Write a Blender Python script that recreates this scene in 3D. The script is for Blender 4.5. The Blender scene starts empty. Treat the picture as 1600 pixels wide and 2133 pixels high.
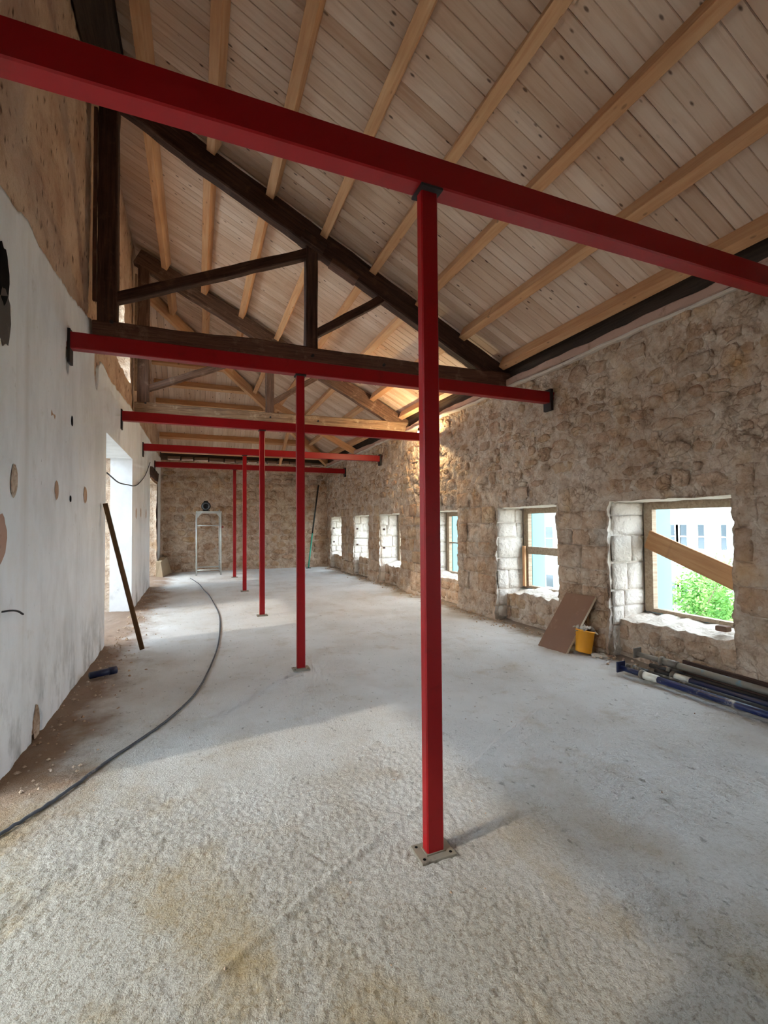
import bpy, math, random
import numpy as np
from mathutils import Matrix, Vector

# ------------------------------------------------------------------ camera, sky, sun, exposure
scene = bpy.context.scene
COL = scene.collection
scene.view_settings.view_transform = 'Standard'
scene.view_settings.look = 'None'
scene.view_settings.gamma = 1.0
scene.view_settings.use_curve_mapping = False
scene.view_settings.exposure = 0.26
scene.cycles.max_bounces = 4; scene.cycles.diffuse_bounces = 4; scene.cycles.glossy_bounces = 2; scene.cycles.transmission_bounces = 2
scene.cycles.adaptive_threshold = 0.15; scene.cycles.adaptive_min_samples = 12; scene.cycles.sample_clamp_indirect = 6.0; scene.cycles.caustics_reflective = False; scene.cycles.caustics_refractive = False

CAM_H, YAW, PITCH, ROLL, FPX = 1.5, math.radians(22.04), math.radians(1.404), math.radians(0.409), 965.2
_F = Vector((math.sin(YAW)*math.cos(PITCH), math.cos(YAW)*math.cos(PITCH), math.sin(PITCH)))
_R = Vector((math.cos(YAW), -math.sin(YAW), 0)); _U = _R.cross(_F)
_R2 = _R*math.cos(ROLL) - _U*math.sin(ROLL); _U2 = _U*math.cos(ROLL) + _R*math.sin(ROLL)
cam_data = bpy.data.cameras.new('camera'); cam = bpy.data.objects.new('camera', cam_data); COL.objects.link(cam)
cam_data.sensor_fit = 'HORIZONTAL'; cam_data.sensor_width = 36.0; cam_data.lens = 36.0*FPX/1600.0
cam_data.clip_start = 0.05; cam_data.clip_end = 300
cam.matrix_world = Matrix(((_R2.x, _U2.x, -_F.x, 0), (_R2.y, _U2.y, -_F.y, 0), (_R2.z, _U2.z, -_F.z, CAM_H), (0, 0, 0, 1)))
scene.camera = cam

world = bpy.data.worlds.new('sky'); scene.world = world; world.use_nodes = True
bg = world.node_tree.nodes['Background']
bg.inputs['Color'].default_value = (0.70, 0.86, 1.0, 1); bg.inputs['Strength'].default_value = 9.0

sun_data = bpy.data.lights.new('sun', 'SUN'); sun = bpy.data.objects.new('sun', sun_data); COL.objects.link(sun)
sun_data.energy = 1.3; sun_data.angle = math.radians(1.8); sun_data.color = (1.0, 0.90, 0.74)
sun.rotation_euler = Vector((-0.80, -0.125, 0.60)).to_track_quat('Z', 'Y').to_euler()
sun.location = (-8, 0, 9)

def portal(name, cx, cy, cz, sx, sz, face):       # guides sky light through an opening of the walls
    d = bpy.data.lights.new(name, 'AREA'); d.shape = 'RECTANGLE'; d.size = sx; d.size_y = sz
    d.cycles.is_portal = True
    o = bpy.data.objects.new(name, d); COL.objects.link(o); o.location = (cx, cy, cz)
    o.rotation_euler = Vector((-face, 0, 0)).to_track_quat('Z', 'Y').to_euler()

# ------------------------------------------------------------------ dimensions (metres)
XL, XR, YB, YR = -1.05, 4.33, 16.1, -3.0            # left face, right face, back wall, rear wall
DOORS = [(0.6, 3.2), (6.62, 9.2), (12.55, 15.0)]     # in the left wall, z 0..DOOR_H
DOOR_H = 2.68
UPPER = [(6.3, 9.0, 8.3)]   # upper openings: near, far, far edge higher up
UP_Z = (3.95, 4.4, 5.0)
WINS = [(-2.2, -0.9), (0.15, 1.45), (2.60, 3.90), (4.72, 6.04), (7.19, 8.50), (9.70, 11.00), (11.78, 13.12), (14.35, 15.65)]  # first opening is unseen, added for fill light from the right rear
WIN_TOP, WIN_SILL = 1.72, 0.50
WALL_T = 0.60
SL = 0.507; TH = math.atan(SL)                       # roof pitch
RIDGE_K = 5.88                                       # purlin underside: z = RIDGE_K - SL*x
PUR_H, PUR_W = 0.17, 0.10
DECK_K = RIDGE_K + PUR_H/math.cos(TH)                # boards underside
PUR_X = [-0.53, 0.14, 0.81, 1.48, 2.14, 2.80, 3.49, 4.16]
FRAMES_Y = [1.913, 4.804, 7.857, 10.859, 13.824]
POST_X = 1.005
BEAM_Z0, BEAM_Z1 = 3.06, 3.205

for i, (a, b) in enumerate(DOORS):
    portal('daylight_door', XL-0.5, (a+b)/2, DOOR_H/2, b-a, DOOR_H, 1)
for a, b, c in UPPER:
    portal('daylight_upper', XL-0.5, (a+b)/2, 4.45, b-a, 1.1, 1)
for a, b in WINS:
    portal('daylight_window', XR+WALL_T+0.05, (a+b)/2, 1.1, b-a, 1.3, -1)

# ------------------------------------------------------------------ numeric noise
_rs = np.random.RandomState(7)
_PERM = _rs.permutation(4096); _VAL = _rs.rand(4096)*2-1
def vnoise(p):
    p = np.asarray(p, float); i = np.floor(p).astype(np.int64); f = p-i; f = f*f*(3-2*f)
    def h(a, b, c):
        return _VAL[(_PERM[(_PERM[(_PERM[a & 4095]+b) & 4095]+c) & 4095])]
    x, y, z = i[..., 0], i[..., 1], i[..., 2]; fx, fy, fz = f[..., 0], f[..., 1], f[..., 2]
    r = 0
    for dx in (0, 1):
        wx = fx if dx else 1-fx
        for dy in (0, 1):
            wy = fy if dy else 1-fy
            for dz in (0, 1):
                wz = fz if dz else 1-fz
                r = r + wx*wy*wz*h(x+dx, y+dy, z+dz)
    return r
def fbm(p, s, o=3, g=0.5, off=0.0):
    p = np.asarray(p, float)*s+off; a, t, r = 1.0, 0.0, 0.0
    for k in range(o):
        r = r + a*vnoise(p+17.3*k); t += a; a *= g; p = p*2.03
    return r/t
def sstep(a, b, x):
    t = np.clip((np.asarray(x, float)-a)/(b-a), 0, 1); return t*t*(3-2*t)

# ------------------------------------------------------------------ object helpers
WM = {}
def put(name, mesh, parent=None, world=None, mat=None, kind=None):
    o = bpy.data.objects.new(name, mesh); COL.objects.link(o)
    world = world or Matrix.Identity(4)
    if parent is not None:
        o.parent = parent; o.matrix_basis = WM[parent].inverted() @ world
    else:
        o.matrix_basis = world
    WM[o] = world
    if mat is not None and mesh is not None and len(mesh.materials) == 0: mesh.materials.append(mat)
    if kind: o['kind'] = kind
    return o
def tag(o, label, cat, group=None):
    o['label'] = label; o['category'] = cat
    if group: o['group'] = group
    return o
def thing(name, loc, label, cat, group=None):
    o = put(name, None, None, Matrix.Translation(loc)); o.empty_display_size = 0.1
    return tag(o, label, cat, group)
def mesh_of(verts, faces, smooth=False, name='m'):
    me = bpy.data.meshes.new(name)
    me.from_pydata([tuple(map(float, v)) for v in verts], [], [tuple(map(int, f)) for f in faces]); me.update()
    if smooth:
        me.polygons.foreach_set('use_smooth', np.ones(len(me.polygons), bool))
    return me
def mesh_np(V, Q, smooth=True, name='m'):
    V = np.asarray(V, np.float32); Q = np.asarray(Q, np.int32)
    me = bpy.data.meshes.new(name); n = len(Q)
    me.vertices.add(len(V)); me.vertices.foreach_set('co', V.ravel())
    me.loops.add(4*n); me.loops.foreach_set('vertex_index', Q.ravel())
    me.polygons.add(n); me.polygons.foreach_set('loop_start', np.arange(0, 4*n, 4, dtype=np.int32))
    try: me.polygons.foreach_set('loop_total', np.full(n, 4, np.int32))
    except Exception: pass
    me.polygons.foreach_set('use_smooth', np.full(n, smooth, bool))
    me.update(calc_edges=True); me.validate(); return me
def grounded(V):                                     # a world matrix at the base of a cloud of points, and the points in it
    V = np.asarray(V, float); b = np.array([(V[:, 0].min()+V[:, 0].max())/2, (V[:, 1].min()+V[:, 1].max())/2, V[:, 2].min()])
    return Matrix.Translation(b), V-b
def frame_of(p0, p1, side):
    p0, p1 = Vector(p0), Vector(p1); d = (p1-p0).normalized(); s = Vector(side); s = (s-d*s.dot(d)).normalized(); u = d.cross(s)
    M = Matrix(((d.x, s.x, u.x, p0.x), (d.y, s.y, u.y, p0.y), (d.z, s.z, u.z, p0.z), (0, 0, 0, 1)))
    return M, (p1-p0).length
def bar_mesh(L, w, h, ch=0.006, amp=0.0, seg=None, seed=0, taper=1.0):
    # along +x, width w in y, height h in z, chamfered edges, optional roughness of old timber
    a, b = w/2, h/2; c = min(ch, a*0.6, b*0.6)
    prof = [(a, -b+c), (a, b-c), (a-c, b), (-a+c, b), (-a, b-c), (-a, -b+c), (-a+c, -b), (a-c, -b)]
    n = seg or (max(1, int(L/0.12)) if amp else 1)
    V, Fq = [], []
    for i in range(n+1):
        x = L*i/n; k = 1+(taper-1)*i/n
        for (y, z) in prof: V.append((x, y*k, z*k))
    V = np.array(V)
    if amp:
        q = V.copy(); q[:, 0] += seed*3.7
        V[:, 1] += amp*fbm(q, 5.0, 3, off=seed*1.3); V[:, 2] += amp*fbm(q, 5.0, 3, off=seed*2.9+40)
        q2 = V.copy()*0; q2[:, 0] = V[:, 0]+seed*5.1
        V[:, 1] += amp*1.2*fbm(q2, 0.9, 2); V[:, 2] += amp*1.2*fbm(q2, 0.9, 2, off=9)
    for i in range(n):
        for j in range(8):
            k = (j+1) % 8; Fq.append((i*8+j, i*8+k, (i+1)*8+k, (i+1)*8+j))
    Fq.append(tuple(reversed(range(8)))); Fq.append(tuple(n*8+j for j in range(8)))
    me = mesh_of(V, [f[::-1] for f in Fq]); return me
def bar(name, p0, p1, w, h, side, mat, parent=None, ch=0.006, amp=0.0, seed=0, seg=None, taper=1.0):
    M, L = frame_of(p0, p1, side)
    return put(name, bar_mesh(L, w, h, ch, amp, seg, seed, taper), parent, M, mat)
def box(name, lo, hi, mat, parent=None, ch=0.004, amp=0.0, seed=0):
    lo, hi = Vector(lo), Vector(hi); s = hi-lo
    return bar(name, (lo.x, (lo.y+hi.y)/2, (lo.z+hi.z)/2), (hi.x, (lo.y+hi.y)/2, (lo.z+hi.z)/2), s.y, s.z, (0, 1, 0), mat, parent, ch, amp, seed)
def tube_data(pts, r, n=8, close=True):
    pts = [Vector(p) for p in pts]; V, Fq = [], []; rr = r if hasattr(r, '__len__') else [r]*len(pts)
    up = Vector((0, 0, 1)); t0 = (pts[1]-pts[0]).normalized()
    if abs(t0.dot(up)) > 0.9: up = Vector((0, 1, 0))
    s = t0.cross(up).normalized()
    for i, p in enumerate(pts):
        t = (pts[min(i+1, len(pts)-1)]-pts[max(i-1, 0)]).normalized()
        s = (s-t*s.dot(t)).normalized(); u = s.cross(t)
        for k in range(n):
            a = 2*math.pi*k/n; V.append(p+(s*math.cos(a)+u*math.sin(a))*rr[i])
    for i in range(len(pts)-1):
        for k in range(n):
            l = (k+1) % n; Fq.append((i*n+k, i*n+l, (i+1)*n+l, (i+1)*n+k))
    if close: Fq.append(tuple(range(n))[::-1]); Fq.append(tuple((len(pts)-1)*n+k for k in range(n)))
    return V, Fq
def tube(name, pts, r, mat, parent=None, n=8):
    V, Fq = tube_data(pts, r, n)
    if parent is None:
        M, V = grounded(V); return put(name, mesh_of(V, Fq, True), None, M, mat)
    L = WM[parent].inverted(); return put(name, mesh_of([L @ Vector(v) for v in V], Fq, True), parent, WM[parent], mat)
def merged(name, parts, mat, parent=None, smooth=False):
    V, Fq = [], []
    for v, f in parts:
        o = len(V); V += [tuple(x) for x in v]; Fq += [tuple(i+o for i in q) for q in f]
    if parent is None:
        M, V = grounded(V); return put(name, mesh_of(V, Fq, smooth), None, M, mat)
    L = WM[parent].inverted(); return put(name, mesh_of([L @ Vector(v) for v in V], Fq, smooth), parent, WM[parent], mat)
def box_data(lo, hi):
    (a, b, c), (d, e, f) = lo, hi
    return [(a, b, c), (d, b, c), (d, e, c), (a, e, c), (a, b, f), (d, b, f), (d, e, f), (a, e, f)], \
           [(0, 3, 2, 1), (4, 5, 6, 7), (0, 1, 5, 4), (1, 2, 6, 5), (2, 3, 7, 6), (3, 0, 4, 7)]
def spline(P, k=8):
    P = [Vector(p) for p in P]; Q = [P[0]*2-P[1]]+P+[P[-1]*2-P[-2]]; out = []
    for i in range(1, len(Q)-2):
        a, b, c, d = Q[i-1:i+3]
        for j in range(k):
            t = j/k; out.append(0.5*((2*b)+(c-a)*t+(2*a-5*b+4*c-d)*t*t+(3*b-a-3*c+d)*t**3))
    out.append(P[-1]); return out

# ------------------------------------------------------------------ materials
def lin(r, g, b):
    f = lambda c: (c/255/12.92) if c <= 10 else ((c/255+0.055)/1.055)**2.4
    return (f(r), f(g), f(b), 1.0)
class M:
    def __init__(s, name, rough=0.85, spec=0.3):
        s.m = bpy.data.materials.new(name); s.m.use_nodes = True; s.t = s.m.node_tree; s.n = s.t.nodes
        s.b = s.n['Principled BSDF']; s.b.inputs['Roughness'].default_value = rough
        s.b.inputs['Specular IOR Level'].default_value = spec
    def node(s, typ, **kw):
        n = s.n.new(typ)
        for k, v in kw.items():
            if k in n.inputs.keys(): n.inputs[k].default_value = v
            else: setattr(n, k, v)
        return n
    def L(s, a, b): s.t.links.new(a, b)
    def coord(s, which='Object', scale=(1, 1, 1), rnd=False):
        tc = s.node('ShaderNodeTexCoord'); mp = s.node('ShaderNodeMapping'); s.L(tc.outputs[which], mp.inputs['Vector'])
        mp.inputs['Scale'].default_value = scale
        if rnd:
            oi = s.node('ShaderNodeObjectInfo'); mu = s.node('ShaderNodeMath', operation='MULTIPLY'); mu.inputs[1].default_value = 97.0
            s.L(oi.outputs['Random'], mu.inputs[0]); s.L(mu.outputs[0], mp.inputs['Location'])
        return mp.outputs[0]
    def geo(s, scale=(1, 1, 1)):
        g = s.node('ShaderNodeNewGeometry'); mp = s.node('ShaderNodeMapping'); s.L(g.outputs['Position'], mp.inputs['Vector'])
        mp.inputs['Scale'].default_value = scale; return mp.outputs[0]
    def noise(s, vec, scale, detail=4, rough=0.55, dist=0.0, out='Fac'):
        n = s.node('ShaderNodeTexNoise'); n.inputs['Scale'].default_value = scale; n.inputs['Detail'].default_value = detail
        n.inputs['Roughness'].default_value = rough; n.inputs['Distortion'].default_value = dist; s.L(vec, n.inputs['Vector']); return n.outputs[out]
    def voro(s, vec, scale, out='Distance', feature='F1', rnd=1.0):
        n = s.node('ShaderNodeTexVoronoi', feature=feature); n.inputs['Scale'].default_value = scale; n.inputs['Randomness'].default_value = rnd
        s.L(vec, n.inputs['Vector']); return n.outputs[out]
    def ramp(s, fac, stops, interp='LINEAR'):
        n = s.node('ShaderNodeValToRGB'); cr = n.color_ramp; cr.interpolation = interp
        while len(cr.elements) < len(stops): cr.elements.new(0.5)
        for e, (p, c) in zip(cr.elements, stops):
            e.position = p; e.color = c if hasattr(c, '__len__') else (c, c, c, 1)
        s.L(fac, n.inputs[0]); return n.outputs[0]
    def mix(s, fac, a, b, mode='MIX'):
        n = s.node('ShaderNodeMix', data_type='RGBA', blend_type=mode)
        for v, i in ((fac, 0), (a, 6), (b, 7)):
            if hasattr(v, 'links'): s.L(v, n.inputs[i])
            else: n.inputs[i].default_value = v
        return n.outputs[2]
    def math(s, op, a, b=0.0):
        n = s.node('ShaderNodeMath', operation=op)
        for v, i in ((a, 0), (b, 1)):
            if hasattr(v, 'links'): s.L(v, n.inputs[i])
            else: n.inputs[i].default_value = v
        return n.outputs[0]
    def bump(s, h, dist, strength=1.0, prev=None):
        n = s.node('ShaderNodeBump'); n.inputs['Strength'].default_value = strength; n.inputs['Distance'].default_value = dist
        s.L(h, n.inputs['Height'])
        if prev is not None: s.L(prev, n.inputs['Normal'])
        return n.outputs[0]
    def col(s, c): s.L(c, s.b.inputs['Base Color']) if hasattr(c, 'links') else setattr(s.b.inputs['Base Color'], 'default_value', c); return s
    def nrm(s, n): s.L(n, s.b.inputs['Normal']); return s
    def attr(s, name='tint'):
        n = s.node('ShaderNodeAttribute'); n.attribute_name = name; return n.outputs['Color']
    def rnd(s):
        return s.node('ShaderNodeObjectInfo').outputs['Random']

def pine(name, c0, c1, c2, knots=1.0, blot=0.35):
    m = M(name, 0.62, 0.25); v = m.coord('Object', (0.55, 7, 7), True); v1 = m.coord('Object', (1, 1, 1), True)
    g = m.noise(v, 3.0, 5, 0.6, 0.6); base = m.ramp(g, [(0.3, c0), (0.52, c1), (0.75, c2)])
    tone = m.ramp(m.rnd(), [(0, lin(222, 206, 192)), (0.5, lin(242, 236, 230)), (1, (1, 1, 1, 1))])
    base = m.mix(0.8, base, tone, 'MULTIPLY')
    vk = m.coord('Object', (5.0, 11, 0.01), True)
    d = m.voro(vk, 1.0); sel = m.ramp(m.voro(vk, 1.0, 'Color'), [(0.30, 0), (0.42, 1)])
    k = m.ramp(d, [(0.08, 1), (0.15, 0)]); k = m.math('MULTIPLY', k, sel); k = m.math('MULTIPLY', k, 0.85*knots)
    base = m.mix(k, base, lin(62, 36, 22))
    big = m.ramp(m.noise(v1, 1.3, 2), [(0.35, 0.0), (0.75, blot)])
    base = m.mix(big, base, lin(176, 122, 78)); m.col(base)
    return m.m
def oldwood(name, dark, mid, light, amt=0.35):
    m = M(name, 0.8, 0.2); v = m.coord('Object', (0.8, 14, 14), True); v2 = m.coord('Object', (1, 1, 1), True)
    g = m.noise(v, 2.5, 6, 0.65, 0.4); base = m.ramp(g, [(0.3, dark), (0.62, mid), (0.85, light)])
    w = m.ramp(m.noise(v2, 5.0, 5, 0.7), [(0.55, 0), (0.72, amt)]); base = m.mix(w, base, light); m.col(base)
    m.nrm(m.bump(m.noise(v, 2.5, 4, 0.7), 0.012, 0.7)); return m.m

mat_plank = pine('pine_boards', lin(212, 182, 158), lin(226, 200, 178), lin(232, 210, 190), 1.0, 0.15)
mat_purlin = pine('pine_purlin', lin(206, 152, 108), lin(222, 174, 130), lin(232, 190, 148), 0.6)
mat_old = oldwood('old_timber', lin(48, 33, 28), lin(84, 60, 50), lin(126, 98, 82))
mat_tie = oldwood('old_timber_tie', lin(72, 48, 40), lin(112, 80, 66), lin(160, 132, 112), 0.5)
mat_old2 = oldwood('old_timber_brown', lin(70, 50, 40), lin(116, 88, 72), lin(176, 150, 128), 0.45)
mat_tie2 = oldwood('old_timber_worn', lin(100, 76, 60), lin(156, 128, 102), lin(206, 186, 160), 0.6)
mat_dark = oldwood('dark_plate', lin(50, 38, 32), lin(74, 58, 48), lin(96, 78, 64), 0.1)
mat_brown = oldwood('brown_batten', lin(70, 48, 30), lin(108, 78, 50), lin(136, 102, 70), 0.2)
mat_frame = oldwood('grey_window_frame', lin(140, 118, 96), lin(176, 154, 130), lin(204, 186, 164), 0.4)
mat_brace = pine('construction_board', lin(176, 126, 84), lin(196, 148, 104), lin(210, 168, 124), 0.3)

def rubble(name, stones=False, light=0.0):
    m = M(name, 0.95, 0.12); p = m.geo()
    a = m.noise(p, 1.1, 4, 0.6); b = m.noise(p, 6.0, 4, 0.7)
    c = m.ramp(a, [(0.30, lin(160, 132, 110)), (0.48, lin(190, 164, 140)), (0.62, lin(208, 188, 168)), (0.78, lin(178, 150, 124))])
    c2 = m.ramp(b, [(0.30, lin(128, 96, 74)), (0.46, lin(190, 162, 138)), (0.70, lin(222, 206, 188))])
    c = m.mix(0.6, c, c2)
    oc = m.ramp(m.noise(p, 2.3, 3), [(0.56, 0), (0.74, 0.5)]); c = m.mix(oc, c, lin(196, 152, 98))
    gr = m.ramp(m.noise(m.geo((1, 1, 1.3)), 1.9, 4, 0.6), [(0.60, 0), (0.72, 0.55)]); c = m.mix(gr, c, lin(182, 172, 160))
    if stones:
        c = m.mix(0.6, c, m.attr(), 'MULTIPLY')
    w = m.node('ShaderNodeVectorMath', operation='MULTIPLY_ADD'); m.L(m.noise(p, 4.0, 3, 0.6, 0, 'Color'), w.inputs[0]); w.inputs[1].default_value = (.42, .42, .42); m.L(p, w.inputs[2])
    ed = m.voro(w.outputs[0], 7.5, 'Distance', 'DISTANCE_TO_EDGE')
    ck = m.math('MULTIPLY', m.ramp(ed, [(0.0, 1), (0.09, 0)]), m.ramp(m.noise(p, 3.1, 3, 0.6), [(0.46, 0), (0.62, 0.0 if light else 0.55)]))
    c = m.mix(ck, c, lin(104, 76, 56))
    pk = m.ramp(m.voro(m.geo((1, 1, 0.8)), 17.0), [(0.05, 1), (0.17, 0)]); sel = m.ramp(m.noise(p, 7, 2), [(0.5, 0), (0.6, 0.8)])
    c = m.mix(m.math('MULTIPLY', pk, sel), c, lin(92, 62, 44))
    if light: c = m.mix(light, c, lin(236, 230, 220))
    m.col(c)
    h = m.math('ADD', m.math('MULTIPLY', m.noise(p, 7, 2, 0.6), 0.9), m.math('MULTIPLY', m.noise(p, 30, 3, 0.65), 0.35))
    h = m.math('ADD', h, m.math('MULTIPLY', m.ramp(ed, [(0.0, 0), (0.2, 1)]), 0.05 if light else 0.15))
    m.nrm(m.bump(h, 0.05, 0.9)); return m.m
mat_rubble = rubble('rubble_mortar')
mat_stone = rubble('rubble_stone', True)
mat_jamb_lit = rubble('limestone_reveal_lit', True, 0.6)  # pale limestone, whitened further to stand in for window light
mat_jamb2 = rubble('limestone_sill', False, 0.5)
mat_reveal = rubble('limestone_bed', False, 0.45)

def rubble_dark():
    m = M('pitted_rubble', 0.95, 0.1); p = m.geo(); a = m.noise(p, 2.0, 5, 0.6, 0.3); b = m.noise(m.geo((1, 1.3, 0.8)), 9, 5, 0.6)
    c = m.ramp(a, [(0.3, lin(176, 140, 116)), (0.55, lin(204, 172, 146)), (0.75, lin(216, 190, 168))])
    pk = m.ramp(m.voro(m.geo((1, 1.5, 0.6)), 11.0), [(0.10, 1), (0.30, 0)]); sel = m.ramp(b, [(0.42, 0), (0.54, 0.9)])
    c = m.mix(m.math('MULTIPLY', pk, sel), c, lin(84, 58, 46)); m.col(c)
    m.nrm(m.bump(m.noise(m.geo((1, 1.3, 0.8)), 12, 4, 0.7), 0.04, 0.7)); return m.m
mat_pit = rubble_dark()

def plaster():
    m = M('white_plaster', 0.85, 0.2); p = m.geo(); st = m.noise(m.geo((1, 1.6, 0.8)), 1.4, 5, 0.65)
    c = m.ramp(st, [(0.38, lin(226, 224, 223)), (0.56, lin(238, 237, 237)), (0.75, lin(234, 230, 226))])
    s2 = m.ramp(m.noise(m.geo((1, 2.6, 0.10)), 1.0, 3, 0.6), [(0.60, 0), (0.78, 0.38)]); c = m.mix(s2, c, lin(176, 158, 136))
    sm = m.ramp(m.noise(p, 3.2, 5, 0.7), [(0.62, 0), (0.78, 0.5)]); c = m.mix(sm, c, lin(190, 180, 168))
    sp = m.node('ShaderNodeSeparateXYZ'); m.L(p, sp.inputs[0])
    low = m.math('MULTIPLY', m.ramp(sp.outputs['Z'], [(0.0, 1), (0.75, 0)]), m.ramp(m.noise(m.geo((1, 1.4, 0.7)), 2.2, 5, 0.7), [(0.48, 0), (0.66, 0.75)]))
    c = m.mix(low, c, lin(122, 118, 110))
    sc = m.ramp(m.noise(m.geo((1, 6, 2)), 6.0, 3, 0.6), [(0.70, 0), (0.76, 0.6)]); c = m.mix(sc, c, lin(140, 130, 120))
    m.col(c); m.nrm(m.bump(m.noise(m.geo((1, .6, 1)), 18, 4, 0.65), 0.006, 0.35)); return m.m
mat_plaster = plaster()

def concrete():
    m = M('concrete_screed', 0.92, 0.2); p = m.geo(); sp = m.node('ShaderNodeSeparateXYZ'); m.L(p, sp.inputs[0])
    yy = m.math('ADD', m.math('ADD', sp.outputs['Y'], m.math('MULTIPLY', sp.outputs['X'], 0.8)), m.math('MULTIPLY', m.math('SUBTRACT', m.noise(p, 1.1, 4, 0.6), 0.5), 2.2))
    near = m.ramp(m.math('DIVIDE', yy, 6.0), [(0.32, 1), (0.66, 0)])          # coarse near screed, also darkened in colour to offset strong door light
    a = m.noise(p, 0.9, 6, 0.6, 0.2); c = m.ramp(a, [(0.3, lin(205, 202, 198)), (0.5, lin(219, 217, 214)), (0.7, lin(227, 226, 224))])
    c = m.mix(m.math('MULTIPLY', near, 0.75), c, lin(164, 154, 136))
    b = m.ramp(m.noise(p, 2.4, 6, 0.7), [(0.55, 0), (0.78, 0.55)]); c = m.mix(b, c, lin(168, 146, 110))
    gp = m.ramp(m.noise(p, 55, 3, 0.7), [(0.37, 0.5), (0.51, 0)]); gp = m.math('MULTIPLY', gp, near); c = m.mix(gp, c, lin(118, 100, 72))
    ye = m.ramp(m.noise(m.geo((1, .7, 1)), 1.2, 4, 0.65), [(0.48, 0), (0.64, 0.75)]); ye = m.math('MULTIPLY', ye, m.math('ADD', m.math('MULTIPLY', near, 0.8), 0.2)); c = m.mix(ye, c, lin(160, 134, 86))
    d = m.ramp(m.noise(m.geo((1, 0.5, 1)), 7.0, 5, 0.7), [(0.66, 0), (0.76, 0.75)]); c = m.mix(d, c, lin(112, 104, 90))
    sk = m.ramp(m.noise(m.geo((1.4, 0.9, 1)), 15.0, 3, 0.6), [(0.635, 0), (0.72, 0.5)]); c = m.mix(sk, c, lin(96, 90, 82))
    # loose earth along the foot of the left wall, rubble dust along the right one
    x = m.math('ADD', sp.outputs['X'], m.math('MULTIPLY', m.math('SUBTRACT', m.noise(p, 2.2, 5, 0.65), 0.5), 1.1))
    e = m.math('MULTIPLY', m.ramp(m.math('ADD', x, 1.1), [(0.22, 0.85), (0.60, 0)]), m.ramp(m.math('DIVIDE', sp.outputs['Y'], 6.0), [(0.42, 0), (0.55, 1)])); c = m.mix(e, c, lin(140, 108, 82))
    e2 = m.ramp(m.math('SUBTRACT', 4.5, x), [(0.18, 0.8), (0.5, 0)]); c = m.mix(e2, c, lin(132, 108, 82))
    m.col(c)
    m.nrm(m.bump(m.noise(p, 120, 3, 0.7), 0.010, 0.9)); return m.m
mat_floor = concrete()

def paint(name, c, rough=0.4, spec=0.5, scuff=None, amt=0.5, metal=0.0):
    m = M(name, rough, spec); m.b.inputs['Metallic'].default_value = metal
    if scuff:
        v = m.coord('Object', (1, 1, 1), True); w = m.ramp(m.noise(v, 7, 6, 0.7), [(0.58, 0), (0.68, amt)]); m.col(m.mix(w, c, scuff))
    else: m.col(c)
    return m.m
mat_red = paint('red_oxide_paint', lin(150, 10, 17), 0.40, 0.35, lin(122, 8, 13), 0.5)
mat_plate = paint('weathered_steel_plate', lin(146, 138, 124), 0.6, 0.4, lin(86, 76, 66), 0.8, 0.3)
mat_black = paint('black_steel', lin(40, 34, 34), 0.6, 0.4)
mat_hole = paint('hole_black', lin(12, 11, 11), 0.9, 0.1)
mat_blue = paint('blue_prop_paint', lin(18, 32, 78), 0.35, 0.5, lin(190, 184, 170), 0.8)
mat_bluedk = paint('dark_blue_paint', lin(20, 30, 66), 0.4, 0.5, lin(60, 60, 66), 0.6)
mat_steel = paint('bare_prop_steel', lin(124, 114, 102), 0.5, 0.5, lin(70, 62, 54), 0.7, 0.2)
mat_teal = paint('teal_prop_paint', lin(120, 112, 100), 0.5, 0.5, lin(40, 122, 150), 0.85)
mat_speck = paint('speckled_black_tube', lin(34, 34, 36), 0.5, 0.5, lin(190, 180, 164), 0.8)
mat_white = paint('white_collar', lin(236, 230, 214), 0.5, 0.4, lin(180, 170, 150), 0.5)
mat_ply = paint('brown_formply', lin(128, 90, 68), 0.55, 0.35, lin(152, 114, 90), 0.5)
mat_plyedge = paint('pale_ply_edge', lin(214, 196, 170), 0.8, 0.2)
mat_yellow = paint('yellow_bucket', lin(226, 150, 30), 0.45, 0.5, lin(200, 170, 120), 0.6)
mat_paper = paint('crumpled_paper', lin(206, 196, 182), 0.8, 0.2, lin(140, 124, 108), 0.6)
mat_cable = paint('grey_cable', lin(74, 76, 82), 0.55, 0.4, lin(160, 156, 150), 0.7)
mat_wire = paint('black_wire', lin(44, 44, 46), 0.5, 0.4)
mat_alu = paint('galvanised_tube', lin(196, 196, 190), 0.4, 0.5, lin(140, 140, 134), 0.5, 0.4)
mat_lamp = paint('lamp_housing', lin(22, 20, 20), 0.7, 0.2)
mat_glass = paint('lamp_glass', lin(84, 86, 88), 0.3, 0.4)
mat_green = paint('green_pole', lin(66, 160, 134), 0.5, 0.4)
mat_cyan = paint('pale_blue_render', lin(128, 186, 198), 0.85, 0.2)
mat_facade = paint('white_render', lin(206, 212, 210), 0.85, 0.2)
mat_shutter = paint('cream_shutter', lin(238, 234, 222), 0.6, 0.3)
mat_pane = paint('window_glass', lin(48, 60, 66), 0.1, 0.8)
mat_ledge = paint('concrete_ledge', lin(186, 164, 136), 0.9, 0.2, lin(150, 126, 98), 0.6)
mat_pink = paint('pinkish_mortar', lin(184, 148, 130), 0.95, 0.1, lin(140, 104, 86), 0.7)
mat_pale = paint('pale_mortar', lin(206, 190, 174), 0.95, 0.1, lin(160, 136, 116), 0.7)
mat_patch = paint('grey_cement_patch', lin(96, 88, 84), 0.95, 0.1, lin(130, 120, 110), 0.6)
mat_ground = paint('outside_ground', lin(176, 170, 158), 0.9, 0.1)
mat_bark = paint('bark', lin(120, 104, 84), 0.9, 0.1)
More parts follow.
